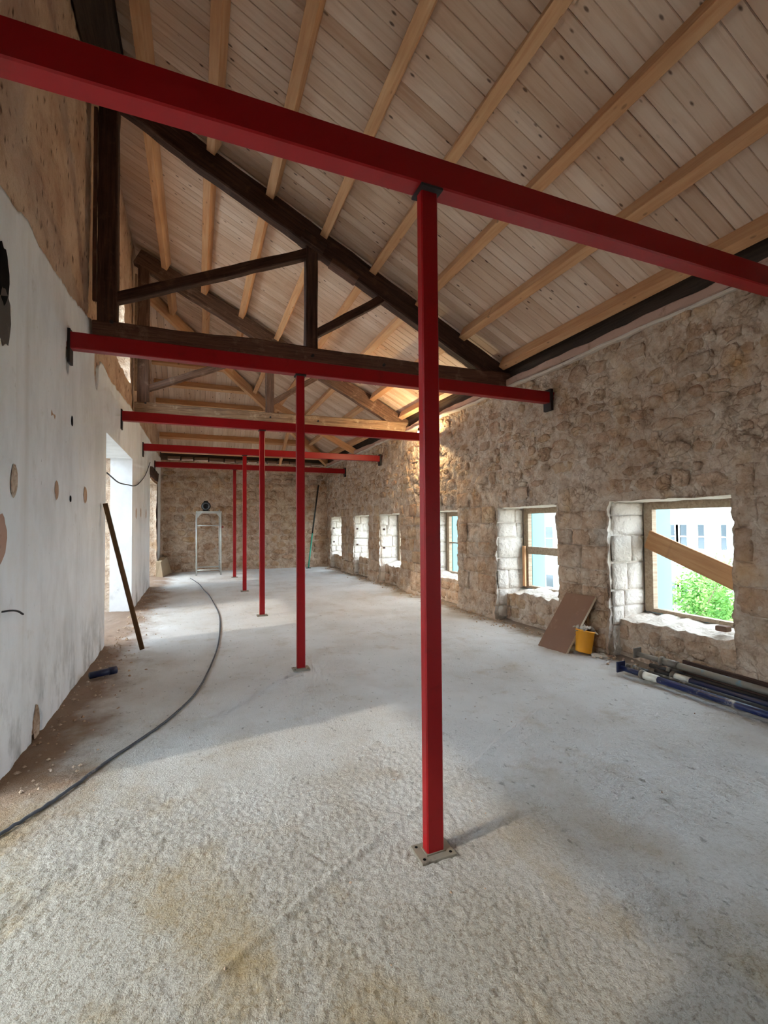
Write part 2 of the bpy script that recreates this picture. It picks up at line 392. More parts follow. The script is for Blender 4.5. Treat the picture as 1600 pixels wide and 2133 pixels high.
def leafmat():
    m = M('leaves', 0.6, 0.3); m.col(m.ramp(m.noise(m.geo(), 1.6, 3), [(0.3, lin(70, 116, 46)), (0.5, lin(112, 158, 72)), (0.7, lin(160, 190, 104))]))
    m.b.inputs['Transmission Weight'].default_value = 0.0; return m.m
mat_leaf = leafmat()
mat_tile = paint('clay_tile', lin(120, 92, 76), 0.9, 0.2, lin(90, 72, 62), 0.6)

# ------------------------------------------------------------------ floor
def nonuni(a, b, knots):
    out = [a]; x = a
    while x < b-1e-9:
        s = np.interp(x, [k[0] for k in knots], [k[1] for k in knots]); x = min(b, x+s); out.append(x)
    return np.array(out)
def floor_height(X, Y):
    P = np.stack([X, Y, X*0], -1)
    grainy = np.clip(0.25+1.0*sstep(4.6, 2.2, Y+0.8*fbm(P, 0.9, 3))*(0.15+0.95*sstep(-0.3, 0.3, fbm(P, 1.6, 3, off=5))), 0, 1.2)
    h = grainy*(0.0050*fbm(P, 74, 1)+0.0010*fbm(P, 24, 2, off=3))
    h = h+0.010*fbm(P, 1.1, 3, off=11)+0.004*fbm(P, 5, 3, off=2)
    def ridge(x0, y0, x1, y1, w, a):
        dx, dy = x1-x0, y1-y0; L = math.hypot(dx, dy); t = ((X-x0)*dx+(Y-y0)*dy)/L/L
        d = ((X-x0)*dy-(Y-y0)*dx)/L+0.03*fbm(P, 2.5, 3, off=8); return a*np.exp(-(d/w)**2)*sstep(-.02, .05, t)*sstep(1.02, .95, t)
    h = h+ridge(-0.05, 1.62, 2.6, 3.05, 0.022, 0.013)+ridge(-0.75, 2.1, -0.05, 2.95, 0.05, -0.012)+ridge(1.3, 3.3, 3.6, 2.1, 0.04, 0.004)
    h = h+0.03*sstep(-0.62, -1.05, X+0.25*fbm(P, 1.8, 3, off=21))*sstep(0, 1, Y-2.6)*(0.5+0.8*fbm(P, 6, 3, off=4))
    return h-0.004
xs = nonuni(XL-0.9, XR+0.75, [(-2, .06), (-1.2, .012), (-0.8, .0085), (3.2, .0085), (3.9, .02), (4.4, .05)])
ys = nonuni(YR, YB+0.1, [(-3, .2), (0.4, .1), (0.7, .0085), (2.6, .0085), (4.5, .016), (9, .04), (16, .06)])
GX, GY = np.meshgrid(xs, ys); nx, ny = len(xs), len(ys)
V = np.stack([GX, GY, floor_height(GX, GY)], -1).reshape(-1, 3)
idx = np.arange(nx*ny).reshape(ny, nx)
Q = np.stack([idx[:-1, :-1], idx[:-1, 1:], idx[1:, 1:], idx[1:, :-1]], -1).reshape(-1, 4)
floor = put('floor', mesh_np(V, Q), None, None, mat_floor, 'structure')

# ------------------------------------------------------------------ walls
def wall(name, us, vs, is_open, pos, depth, mat, jmat, nlay=6, jag=0.03, rough=0.02, axis='x'):
    """displaced wall face on a grid, with rough reveals around its openings; pos(U,V) -> xyz"""
    U, Vv = np.meshgrid(us, vs); P = pos(U, Vv); n, k = len(us), len(vs)
    uc, vc = np.meshgrid((us[:-1]+us[1:])/2, (vs[:-1]+vs[1:])/2); op = is_open(uc, vc)
    idx = np.arange(n*k).reshape(k, n)
    cells = np.stack([idx[:-1, :-1], idx[:-1, 1:], idx[1:, 1:], idx[1:, :-1]], -1)
    Q = [tuple(q) for q in cells[~op]]; nface = len(Q)
    V = [tuple(p) for p in P.reshape(-1, 3)]; lay = {}; d = np.array(depth, float)
    flat = np.stack([U.ravel(), Vv.ravel()], -1); Pf = P.reshape(-1, 3)
    def chain(i):
        if i not in lay:
            ids = [i]; u, v = flat[i]
            base = Pf[i]; out = pos(np.array([[u]]), np.array([[v]]), True)[0, 0]
            for l in range(1, nlay+1):
                t = l/nlay; p = base*(1-t)+(out+d)*t
                q = np.array([p*1.0]); w = rough*(1-t*0.6)
                p = p+np.array([0, w*fbm(q, 6, 3, off=31)[0], w*fbm(q, 6, 3, off=57)[0]]) if axis == 'x' else p
                ids.append(len(V)); V.append(tuple(p))
            lay[i] = ids
        return lay[i]
    kk, nn = op.shape
    for j in range(kk):
        for i in range(nn):
            if not op[j, i]: continue
            for (dj, di, a, b) in ((0, -1, idx[j, i], idx[j+1, i]), (0, 1, idx[j+1, i+1], idx[j, i+1]), (-1, 0, idx[j, i+1], idx[j, i]), (1, 0, idx[j+1, i], idx[j+1, i+1])):
                J, I = j+dj, i+di
                if J < 0: continue                          # no reveal at the floor
                if J >= kk or I < 0 or I >= nn or op[J, I]: continue
                A, B = chain(a), chain(b)
                for l in range(nlay): Q.append((A[l], B[l], B[l+1], A[l+1]))
    me = mesh_np(V, Q); me.materials.append(mat); me.materials.append(jmat)
    mi = np.zeros(len(me.polygons), np.int32); mi[nface:] = 1; me.polygons.foreach_set('material_index', mi)
    o = put(name, me, None, None, None, 'structure'); return o
def with_edges(arr, edges):
    arr = list(arr)
    for e in edges:
        i = int(np.argmin(np.abs(np.array(arr)-e))); arr[i] = e
    return np.array(sorted(arr))

# --- right wall
RW_TOP = 3.62
us = with_edges(nonuni(YR, YB+0.05, [(-3, .25), (1.4, .15), (2.0, .022), (7, .03), (16, .05)]), [e for w in WINS for e in w])
vs = with_edges(nonuni(-0.05, RW_TOP, [(0, .028), (4, .028)]), [WIN_TOP])
def win_open(u, v):
    r = np.zeros(u.shape, bool)
    for a, b in WINS: r |= (u > a) & (u < b) & (v < WIN_TOP)
    return r
def edge_dist(U, Vv):
    d = np.full(U.shape, 9.0)
    for a, b in WINS:
        du = np.maximum(np.maximum(a-U, U-b), 0); dv = np.maximum(Vv-WIN_TOP, 0); d = np.minimum(d, np.hypot(du, dv))
    return d
def right_pos(U, Vv, outer=False):
    P = np.stack([U*0+XR, U, Vv], -1)
    if outer: return P
    q = P.copy(); ed = edge_dist(U, Vv); k = sstep(0.25, 0.0, ed)
    disp = 0.045*fbm(q, 1.3, 3)+0.034*fbm(q, 5.5, 3, 0.6, off=3)+0.036*fbm(q, 13, 3, 0.75, off=9)+0.006
    P[..., 0] -= disp
    P[..., 0] -= 0.05*sstep(0.45, 0.0, Vv)*(0.6+fbm(q, 1.7, 2))
    P[..., 1] += k*(0.030*fbm(q, 4.5, 3, off=71)+0.012*fbm(q, 16, 2, off=5))
    P[..., 2] += k*sstep(1.5, 1.7, Vv)*(0.025*fbm(q, 4.5, 3, off=91)+0.008)
    top = sstep(RW_TOP-0.1, RW_TOP, Vv); P[..., 2] += top*0.015*fbm(q, 3, 3, off=44)
    return P
wall_right = wall('wall_right', us, vs, win_open, right_pos, (WALL_T, 0, 0), mat_rubble, mat_reveal, 7)

def stone_mesh(c, w, h, prot, rng, ax, n=12, sq=0.5, jit=0.09):
    """one stone: irregular outline sunk in the mortar, uneven faceted face; ax = (origin axis u, axis v, normal)"""
    U, Vx, N = ax; V, Fq = [], []
    base = [rng.uniform(1-jit, 1+jit) for _ in range(n)]; tilt = (rng.uniform(-.35, .35), rng.uniform(-.35, .35)); ph = rng.uniform(0, 6.28)/n
    if sq > 0.8: ph = 0.0
    for ri, (sc, pr) in enumerate(((1.0, -0.7), (0.955, 0.7), (0.6, 1.0))):
        for k in range(n):
            a = 2*math.pi*k/n+ph; ca, sa = math.cos(a), math.sin(a); e = 1.0/max(abs(ca), abs(sa))
            r = (1-sq)+sq*e; r = min(r, 1.40)*base[k]*sc
            x, y = ca*r*w/2, sa*r*h/2; z = prot*pr*(1+(tilt[0]*ca+tilt[1]*sa)*(ri > 0)+(rng.uniform(-.25, .25) if ri else 0))
            V.append(c+U*x+Vx*y+N*z)
    V.append(c+N*prot*rng.uniform(0.85, 1.2)); m = len(V)-1
    for r in range(2):
        for k in range(n):
            l = (k+1) % n; Fq.append((r*n+k, r*n+l, (r+1)*n+l, (r+1)*n+k))
    for k in range(n): Fq.append((2*n+k, 2*n+(k+1) % n, m))
    return V, Fq
def tint(me, cols):
    a = me.color_attributes.new('tint', 'FLOAT_COLOR', 'POINT'); a.data.foreach_set('color', np.asarray(cols, np.float32).ravel())
PAL = [lin(255, 250, 244), lin(246, 236, 226), lin(238, 222, 206), lin(226, 204, 184), lin(238, 220, 192), lin(226, 222, 218), lin(212, 190, 170), lin(250, 238, 228)]
def place_stones(parent, specs, mat, limit=300):
    """specs: (size, verts, faces, colour); the largest become single parts, the rest one joined part"""
    specs.sort(key=lambda s: -s[0]); L = WM[parent].inverted()
    for s, v, f, c, *mm in specs[:limit]:
        ctr = sum(v, Vector())/len(v); Mx = Matrix.Translation(ctr)
        me = mesh_of([p-ctr for p in v], f, True); tint(me, [c]*len(v)); put('stone', me, parent, Mx, mm[0] if mm else mat)
    rest = specs[limit:]
    if rest:
        V, Fq, C = [], [], []
        for s, v, f, c, *mm in rest:
            o = len(V); V += v; Fq += [tuple(i+o for i in q) for q in f]; C += [c]*len(v)
        me = mesh_of(V, Fq, True); tint(me, C); put('small_stones', me, parent, None, mat, 'stuff')
rng = random.Random(11)
def face_right(u, v): return Vector([float(x) for x in right_pos(np.array([[u]]), np.array([[v]]))[0, 0]])
AXR = (Vector((0, -1, 0)), Vector((0, 0, 1)), Vector((-1, 0, 0)))
specs = []
def cam_size(p, w): return w/max(0.5, (p-Vector((0, 0, 1.5))).dot(_F))
PIERS = [(1.45, 2.60), (3.90, 4.72), (6.04, 7.19), (8.50, 9.70), (11.0, 11.78), (13.12, 14.35), (15.65, 16.05)]
for a, b in PIERS:                                     # squared blocks between the windows
    z = 0.06
    while z < 1.95:
        h = rng.uniform(0.17, 0.31); y = a+0.03
        if z+h > 2.05: break
        while y < b-0.08:
            w = min(rng.uniform(0.2, 0.52), b-0.03-y)
            if b-0.03-(y+w) < 0.1: w = b-0.03-y
            p = face_right(y+w/2, z+h/2)
            if rng.random() < 0.93:
                v, f = stone_mesh(p, w*0.99, h*0.97, rng.uniform(0.010, 0.024), rng, AXR, 16, 0.95, 0.04)
                specs.append((cam_size(p, w), v, f, rng.choice(PAL[:6])))
            y += w
        z += h
z = 1.80
while z < 3.52:                                        # rubble above
    h = rng.uniform(0.08, 0.21); y = 1.6
    while y < 15.9:
        w = rng.uniform(0.09, 0.34)*(0.8+h*2); hh = h*rng.uniform(0.7, 1.05); yy, zz = y+w/2, z+h/2+rng.uniform(-.03, .03)
        y += w*rng.uniform(0.95, 1.25)
        if edge_dist(np.array([yy]), np.array([zz]))[0] < max(0.04, hh*0.55): continue
        if zz < 2.05 and any(p0-.05 < yy < p1+.05 for p0, p1 in PIERS): continue
        if zz+hh/2 > 3.58 or rng.random() < 0.22: continue
        if any(abs(yy-Y) < 0.12+w/2 and abs(zz-3.1) < 0.22 for Y in FRAMES_Y): continue
        p = face_right(yy, zz); v, f = stone_mesh(p, w*0.96, hh*0.96, rng.uniform(0.004, 0.024), rng, AXR, 10, rng.uniform(.3, .8), 0.22)
        specs.append((cam_size(p, w), v, f, rng.choice(PAL)))
    z += h
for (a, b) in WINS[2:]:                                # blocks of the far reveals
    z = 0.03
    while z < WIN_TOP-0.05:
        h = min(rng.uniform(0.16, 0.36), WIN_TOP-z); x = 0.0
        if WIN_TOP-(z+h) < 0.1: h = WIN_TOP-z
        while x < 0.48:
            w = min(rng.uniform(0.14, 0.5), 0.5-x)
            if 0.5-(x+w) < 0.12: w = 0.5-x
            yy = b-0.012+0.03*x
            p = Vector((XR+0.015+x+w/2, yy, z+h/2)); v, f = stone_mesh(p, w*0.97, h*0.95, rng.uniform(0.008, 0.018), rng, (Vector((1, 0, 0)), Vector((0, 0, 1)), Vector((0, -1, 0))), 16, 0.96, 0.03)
            specs.append((9+cam_size(p, w), v, f, rng.choice(PAL[:3]), mat_jamb_lit)); x += w
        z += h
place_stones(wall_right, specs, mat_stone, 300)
bar('wall_head_course', (XR+0.02, YR, RW_TOP-0.045), (XR+0.02, YB, RW_TOP-0.045), 0.16, 0.10, (1, 0, 0), mat_pink, wall_right, 0.012, 0.022, 8)
bar('mortar_line', (XR+0.0, YR, RW_TOP-0.115), (XR+0.0, YB, RW_TOP-0.115), 0.16, 0.035, (1, 0, 0), mat_pale, wall_right, 0.008, 0.02, 9)
# outer skin of the wall with its smaller openings, pale blue outer reveals
skin = []
brk = [YR]+[e for a, b in WINS for e in (a+0.10, b-0.04)]+[YB+0.6]
for i in range(len(brk)-1):
    if i % 2 == 0: skin.append(box_data((XR+WALL_T-0.02, brk[i], -0.2), (XR+WALL_T+0.02, brk[i+1], RW_TOP+0.1)))
    else:
        skin.append(box_data((XR+WALL_T-0.02, brk[i], -0.2), (XR+WALL_T+0.02, brk[i+1], WIN_SILL-0.02)))
        skin.append(box_data((XR+WALL_T-0.02, brk[i], WIN_TOP), (XR+WALL_T+0.02, brk[i+1], RW_TOP+0.1)))
merged('outer_face', skin, mat_cyan, wall_right)
for a, b in WINS[2:]:
    box('outer_reveal', (XR+WALL_T+0.02, b-0.09, 0.3), (XR+WALL_T+0.27, b+0.05, 2.0), mat_cyan, wall_right)
# low ragged parapets under the windows, set back from the wall face
RECESS = [0.1, 0.1, 0.10, 0.17, 0.15, 0.14, 0.14, 0.14]
def parapet(a, b, rec, seed):
    uu = np.arange(a-0.04, b+0.0401, 0.025); n = len(uu)
    prof_t = np.concatenate([np.linspace(0, 1, 18), 1+np.linspace(0.05, 1, 14)]); V = []
    for t in prof_t:
        q = np.stack([uu*0+t, uu, uu*0+seed], -1); topz = 0.44+0.06*fbm(q*[0, 1, 1], 2.2, 3, off=seed)+0.03*fbm(q*[0, 1, 1], 9, 2)
        lip = 0.025*fbm(q*[0, 1, 1], 6, 3, off=seed+7)
        if t <= 1: x = XR+rec+lip+0.0*uu+0.03*(1-t)*0; z = topz*t
        else:
            s = t-1; x = XR+rec+lip+(WALL_T-rec-0.02)*s; z = topz+0.05*sstep(0, .7, s)
        Pq = np.stack([uu*0+x, uu, uu*0+z], -1)
        Pq[:, 0] += 0.035*fbm(Pq, 5, 3, off=seed*3)*(1 if t <= 1 else 0.3); Pq[:, 2] += (0.022*fbm(Pq, 13, 3, off=seed)*(1 if t > 0.8 else 0))
        V.append(Pq)
    V = np.concatenate(V); m = len(prof_t); idx = np.arange(n*m).reshape(m, n)
    Q = np.stack([idx[:-1, 1:], idx[:-1, :-1], idx[1:, :-1], idx[1:, 1:]], -1).reshape(-1, 4)
    me = mesh_np(V, Q); me.materials.append(mat_rubble); me.materials.append(mat_jamb2)
    mi = np.zeros(len(Q), np.int32); mi[17*(n-1):] = 1; me.polygons.foreach_set('material_index', mi); o = put('parapet', me, wall_right)
    z = 0.04; sp = []
    while z < 0.34:
        h = rng.uniform(0.12, 0.2); y = a+0.02
        while y < b-0.08:
            w = min(rng.uniform(0.14, 0.4), b-y-0.02); p = Vector((XR+rec+0.005, y+w/2, z+h/2))
            v, f = stone_mesh(p, w*0.97, h*0.95, rng.uniform(0.012, 0.03), rng, AXR, 12, 0.6, 0.1); sp.append((1, v, f, rng.choice(PAL[1:5]))); y += w
        z += h
    for s, v, f, c in sp:
        ctr = sum(v, Vector())/len(v); me = mesh_of([p-ctr for p in v], f, True); tint(me, [c]*len(v)); put('stone', me, o, Matrix.Translation(ctr), mat_stone)
for i, (a, b) in enumerate(WINS): parapet(a, b, RECESS[i], i+1)

# --- left wall: pitted rubble, white plaster below
LW_TOP = 6.68
us = with_edges(nonuni(YR, YB+0.05, [(-3, .25), (2.6, .15), (3.1, .028), (10, .045), (16, .06)]), [e for d in DOORS for e in d]+[e for u in UPPER for e in u])
vs = with_edges(nonuni(-0.05, LW_TOP, [(0, .08), (2.9, .07), (3.3, .03), (7, .035)]), [DOOR_H]+list(UP_Z))
def left_open(u, v):
    r = np.zeros(u.shape, bool)
    for a, b in DOORS: r |= (u > a) & (u < b) & (v < DOOR_H)
    for a, b, c in UPPER:
        r |= (u > a) & (u < b) & (v > UP_Z[0]) & (v < UP_Z[1]); r |= (u > a) & (u < c) & (v >= UP_Z[1]) & (v < UP_Z[2])
    return r
def left_pos(U, Vv, outer=False):
    P = np.stack([U*0+XL-0.03, U, Vv], -1)
    if outer: return P
    q = P.copy(); P[..., 0] += 0.03*fbm(q, 1.6, 3)+0.020*fbm(q*[1, 1.4, .7], 7, 3, 0.6)+0.008*fbm(q, 24, 2)
    up = sstep(3.6, 3.9, Vv); P[..., 1] += up*0.05*fbm(q, 3, 3, off=5); P[..., 2] += up*0.05*fbm(q, 3, 3, off=15)*(Vv < 6.2)
    return P
wall_left = wall('wall_left', us, vs, left_open, left_pos, (-0.52, 0, 0), mat_pit, mat_rubble, 6)
skin = [box_data((XL-0.60, YR, UP_Z[2]), (XL-0.56, YB+0.5, LW_TOP+0.1))]
brk = [YR]+[e for d in DOORS for e in d]+[YB+0.5]
for i in range(len(brk)-1): skin.append(box_data((XL-0.60, brk[i], DOOR_H if i % 2 else -0.2), (XL-0.56, brk[i+1], UP_Z[0])))
brk = [YR]+[e for u in UPPER for e in (u[0], u[1])]+[YB+0.5]
for i in range(0, len(brk)-1, 2): skin.append(box_data((XL-0.60, brk[i], UP_Z[0]), (XL-0.56, brk[i+1], UP_Z[2])))
merged('outer_face', skin, mat_plaster, wall_left)
PE = [(-3, 3.4), (3.1, 3.42), (3.24, 3.44), (3.73, 3.52), (4.17, 3.52), (4.9, 3.56), (5.84, 3.72), (5.98, 3.46), (6.12, 3.30), (6.3, 3.44), (7.1, 3.40), (8.8, 3.52), (11.1, 3.52), (12.4, 3.55), (16.2, 3.6)]
PATCH = [(3.49, 1.78, 0.06, 0.105, 1), (4.46, 1.79, 0.05, 0.08, 0), (5.49, 1.81, 0.075, 0.085, 0), (3.27, 1.43, 0.12, 0.15, 2), (3.30, 2.72, 0.10, 0.18, 3), (3.27, 2.95, 0.10, 0.18, 4), (4.00, 0.10, 0.06, 0.13, 1), (9.75, 1.72, .06, .1, 0), (10.5, 1.75, .05, .09, 0), (11.6, 1.75, .05, .1, 0), (4.95, 2.45, .02, .05, 4), (4.9, 1.74, .02, .03, 4)]
HOLES = [(3.10, 3.0, 0.2, 0.2, 1),
         (4.02, 0.06, 0.10, 0.13, 1), (6.05, 3.28, 0.10, 0.22, 1), (4.78, 3.0, 0.045, 0.17, .5),]
def plaster_grid(a, b, z0, res):
    uu = np.linspace(a, b, max(3, int((b-a)/res))); nz = max(8, int(3.5/res)) if z0 < 1 else max(6, int(.9/res))
    q0 = np.stack([uu*0, uu, uu*0], -1); e = np.interp(uu, [p[0] for p in PE], [p[1] for p in PE])+0.03*fbm(q0, 4, 4, 0.65)+0.015*fbm(q0, 19, 2)
    T = np.linspace(0, 1, nz)[:, None]; Z = z0+(e[None, :]-z0)*T; Uu = np.repeat(uu[None, :], nz, 0)
    P = np.stack([Uu*0+XL, Uu, Z], -1); q = P.copy(); P[..., 0] += 0.012*fbm(q, 0.9, 2)+0.0015*fbm(q, 5, 2)
    for (hy, hz, ry, rz, dp) in HOLES:
        w = np.hypot((Uu-hy)/ry, (Z-hz)/rz)+0.35*fbm(q, 9, 3, off=hy); P[..., 0] -= 0.075*dp*sstep(1.05, 0.9, w)
    cut = np.full(Uu.shape, 9.0)
    for (hy, hz, ry, rz, dp) in HOLES:
        if dp >= 1: cut = np.minimum(cut, np.hypot((Uu-hy)/ry, (Z-hz)/rz)+0.35*fbm(q, 9, 3, off=hy))
    gone = (cut[:-1, :-1] < .97) & (cut[1:, 1:] < .97) & (cut[:-1, 1:] < .97) & (cut[1:, :-1] < .97); gone = np.concatenate([gone, np.zeros((1, gone.shape[1]), bool)])
    top = P[-1].copy(); top[:, 0] -= 0.05; P = np.concatenate([P, top[None]]); nz += 1
    idx = np.arange(nz*len(uu)).reshape(nz, len(uu))
    return P.reshape(-1, 3), np.stack([idx[:-1, :-1], idx[:-1, 1:], idx[1:, 1:], idx[1:, :-1]], -1)[~gone]
PV, PQ, off = [], [], 0
for a, b, z0, res in ((YR, 0.6, 0, .15), (0.6, 3.2, DOOR_H, .06), (3.2, 6.62, 0, .02), (6.62, 9.2, DOOR_H, .03), (9.2, 12.55, 0, .035), (12.55, 15.0, DOOR_H+.25, .05), (15.0, YB, 0.4, .06)):
    v, q = plaster_grid(a, b, z0, res); PV.append(v); PQ.append(q+off); off += len(v)
put('plaster', mesh_np(np.concatenate(PV), np.concatenate(PQ)), wall_left, None, mat_plaster)
PM = [mat_pit, mat_rubble, mat_pink, mat_patch, mat_hole]
for (hy, hz, ry, rz, mk) in PATCH:                      # spots where the plaster has been knocked off or patched
    r4 = random.Random(int(hy*100)); V = []; nn = 22
    for ring in (1.0, 0.86, 0.4):
        for k in range(nn):
            a_ = 2*math.pi*k/nn; jj = 1+(r4.uniform(-.12, .12) if ring == 1.0 else 0)
            V.append((0.0015 if ring == 1.0 else 0.006-0.002*(ring < .5), hy+ry*ring*jj*math.cos(a_), hz+rz*ring*jj*math.sin(a_)))
    V.append((0.003, hy, hz)); V = np.array(V); q = V.copy(); q[:, 0] = XL
    V[:, 0] += XL+0.012*fbm(q, 0.9, 2)+0.0015*fbm(q, 5, 2)+0.002
    Fq = [(r_*nn+k, r_*nn+(k+1) % nn, (r_+1)*nn+(k+1) % nn, (r_+1)*nn+k) for r_ in (0, 1) for k in range(nn)]+[(2*nn+k, 2*nn+(k+1) % nn, 3*nn) for k in range(nn)]
    put('knocked_spot', mesh_of(V, Fq, True), wall_left, None, PM[mk])
box('reveal_plaster', (XL-0.33, 9.165, 0.0), (XL+0.005, 9.23, DOOR_H), mat_plaster, wall_left, 0.01, 0.006, 3)
box('reveal_plaster', (XL-0.45, 6.6, DOOR_H-0.02), (XL+0.005, 9.21, DOOR_H+0.03), mat_plaster, wall_left, 0.01, 0.004, 4)
bar('lintel', (XL-0.10, 12.4, 2.86), (XL-0.10, 15.1, 2.86), 0.2, 0.26, (1, 0, 0), mat_old, wall_left, 0.02, 0.03, 5)
lg = thing('stone_ledge', (XL+0.12, 15.4, 0), 'low tan masonry ledge at the foot of the far left corner', 'ledge')
merged('ledge_block', [([(XL-.02, 14.75, -.02), (XL+.16, 14.75, -.02), (XL+.34, 16.05, -.02), (XL-.02, 16.05, -.02), (XL-.02, 14.75, .44), (XL+.10, 14.78, .44), (XL+.20, 16.05, .5), (XL-.02, 16.05, .5)],
        [(0, 3, 2, 1), (4, 5, 6, 7), (0, 1, 5, 4), (1, 2, 6, 5), (2, 3, 7, 6), (3, 0, 4, 7)])], mat_ledge, lg)

# --- back wall and rear wall (behind the camera)
us = np.arange(XL-0.3, XR+0.35, 0.045); vs = np.arange(-0.05, 3.56, 0.045)
def back_pos(U, Vv, outer=False):
    P = np.stack([U, U*0+YB, Vv], -1); q = P.copy()
    P[..., 1] -= 0.05*fbm(q, 1.3, 3)+0.035*fbm(q, 5, 3, 0.6)+0.015*fbm(q, 17, 2); P[..., 2] += sstep(3.45, 3.53, Vv)*0.05*fbm(q, 3, 3); return P
wall_back = wall('wall_back', us, vs, lambda u, v: np.zeros(u.shape, bool), back_pos, (0, .5, 0), mat_rubble, mat_rubble, axis='y')
specs = []; z = 0.05; AXB = (Vector((1, 0, 0)), Vector((0, 0, 1)), Vector((0, -1, 0)))
while z < 3.4:
    h = rng.uniform(0.14, 0.3); x = XL+0.05
    while x < XR-0.1:
        w = rng.uniform(0.16, 0.46); hh = h*rng.uniform(.75, 1.05); xx, zz = x+w/2, z+h/2; x += w*rng.uniform(1, 1.2)
        if rng.random() < 0.2 or zz > 3.4 or xx+w/2 > XR: continue
        p = Vector([float(t) for t in back_pos(np.array([[xx]]), np.array([[zz]]))[0, 0]])
        v, f = stone_mesh(p, w*.96, hh*.96, rng.uniform(.015, .045), rng, AXB, 10, rng.uniform(.2, .6), .15); specs.append((cam_size(p, w), v, f, rng.choice(PAL)))
    z += h
place_stones(wall_back, specs, mat_stone, 300)
mr = merged('wall_rear', [box_data((XL-0.6, YR-0.2, -0.1), (XR+0.7, YR, 6.6))], mat_pit); mr['kind'] = 'structure'

# ------------------------------------------------------------------ roof: boards, deck, dark ridge bar, wall plates
ceil = put('ceiling', None, None, Matrix.Translation((1.5, 6, 3.7))); ceil['kind'] = 'structure'
RX0 = XL-0.05; RX1 = 4.62
def deck_z(x, k=DECK_K): return k-SL*x
HIP_C = YB-XR                                         # hip line: y = x + HIP_C
PW = 0.132; cs, sn = math.cos(TH), math.sin(TH)
def plank_mesh(L0, L1, w):
    # underside at z=0, V-grooved edges; L0 / L1 lengths at the two long edges (mitred end at the hip)
    a = w/2; c = 0.005; T = 0.022; V = []
    for s in (0, 1):
        for (y, z) in ((-a, T), (-a, c), (-a+c, 0), (a-c, 0), (a, c), (a, T)):
            x = 0 if s == 0 else L0+(L1-L0)*(y+a)/w; V.append((x, y, z))
    Fq = [(i, (i+1) % 6, 6+(i+1) % 6, 6+i) for i in range(6)]+[tuple(range(6))[::-1], tuple(range(6, 12))]
    return mesh_of(V, [f[::-1] for f in Fq])
full = plank_mesh((RX1-RX0)/cs, (RX1-RX0)/cs, PW); full.materials.append(mat_plank)
Rm = Matrix.Rotation(TH, 4, 'Y')
y = YR-0.1
while y < YB+0.3:
    yc = y+PW/2; g = rng.choice([0.0, 0.001, 0.0015, 0.002, 0.003, 0.006]); Mx = None
    sc = Matrix.Diagonal((1, (PW-g)/PW, 1, 1)); dz = rng.uniform(-.0015, .0015)
    xh0, xh1 = y-HIP_C, y+PW-HIP_C                     # x of the hip line at both edges
    if xh1 <= RX0: put('roof_plank', full, ceil, Matrix.Translation((RX0, yc, deck_z(RX0)+dz)) @ Rm @ sc)
    elif xh0 < RX1-0.05:
        x0 = max(RX0, xh0); me = plank_mesh((RX1-x0)/cs, (RX1-max(RX0, xh1))/cs, PW)
        # shift so the lower ends line up: mirror, start at the eave
        V = [(-v.co.x, v.co.y, v.co.z) for v in me.vertices]; me2 = mesh_of(V, [tuple(p.vertices)[::-1] for p in me.polygons])
        put('roof_plank', me2, ceil, Matrix.Translation((RX1, yc, deck_z(RX1)+dz)) @ Rm @ sc, mat_plank)
    y += PW
HY1 = RX1+HIP_C                                        # eave line of the hip end
def hip_z(yy): return deck_z(yy-HIP_C)
x = RX0
while x < RX1-0.05:
    y0, y1 = x+HIP_C, x+PW+HIP_C; g = rng.choice([0.0, 0.001, 0.002, 0.005])
    me = plank_mesh((HY1-y0)/cs, (HY1-min(y1, HY1-.01))/cs, PW); V = [(-v.co.x, v.co.y, v.co.z) for v in me.vertices]
    me = mesh_of(V, [tuple(p.vertices)[::-1] for p in me.polygons])
    # local x -> down slope (+y), local y -> +x
    d = Vector((0, cs, -sn)); s = Vector((1, 0, 0)); u = -d.cross(s)
    Mx = Matrix(((d.x, s.x, u.x, x+PW/2), (d.y, s.y, u.y, HY1), (d.z, s.z, u.z, hip_z(HY1)), (0, 0, 0, 1)))
    put('roof_plank', me, ceil, Mx @ Matrix.Diagonal((1, (PW-g)/PW, 1, 1)), mat_plank); x += PW
up = 0.03
dv = [(RX0-.6, YR-.3, deck_z(RX0-.6)+up+.02), (RX1+.3, YR-.3, deck_z(RX1+.3)+up+.02), (RX1+.3, HY1+.3, deck_z(RX1+.3)+up+.02), (RX0-.6, RX0-.6+HIP_C, deck_z(RX0-.6)+up+.02),
      (RX0-.6, HY1+.3, deck_z(RX1+.3)+up+.02)]
dv += [(a, b, c+.08) for a, b, c in dv]
merged('roof_deck', [(dv, [(0, 1, 2, 3), (3, 2, 4), (5, 8, 7, 6), (8, 9, 7), (0, 5, 6, 1), (1, 6, 7, 2), (2, 7, 9, 4), (3, 4, 9, 8), (0, 3, 8, 5)])], mat_dark, ceil)
# end closure of the roof over the outer side of the left wall is the wall itself; dark bar along the ridge and plates
rb = bar('trim_1', (XL+0.16, YR, 6.40), (XL+0.16, 5.64, 6.40), 0.34, 0.26, (1, 0, 0), mat_dark, None, 0.012, 0.008, 2); rb['kind'] = 'structure'
wp = bar('trim_2', (XR+0.12, YR, RW_TOP+0.10), (XR+0.12, YB+0.2, RW_TOP+0.10), 0.22, 0.40, (1, 0, 0), mat_dark, None, 0.01, 0.006, 3); wp['kind'] = 'structure'
wb = bar('trim_3', (XL-0.3, YB+0.22, 3.66), (XR+0.3, YB+0.22, 3.66), 0.2, 0.5, (0, 1, 0), mat_dark, None, 0.01, 0.006, 4); wb['kind'] = 'structure'

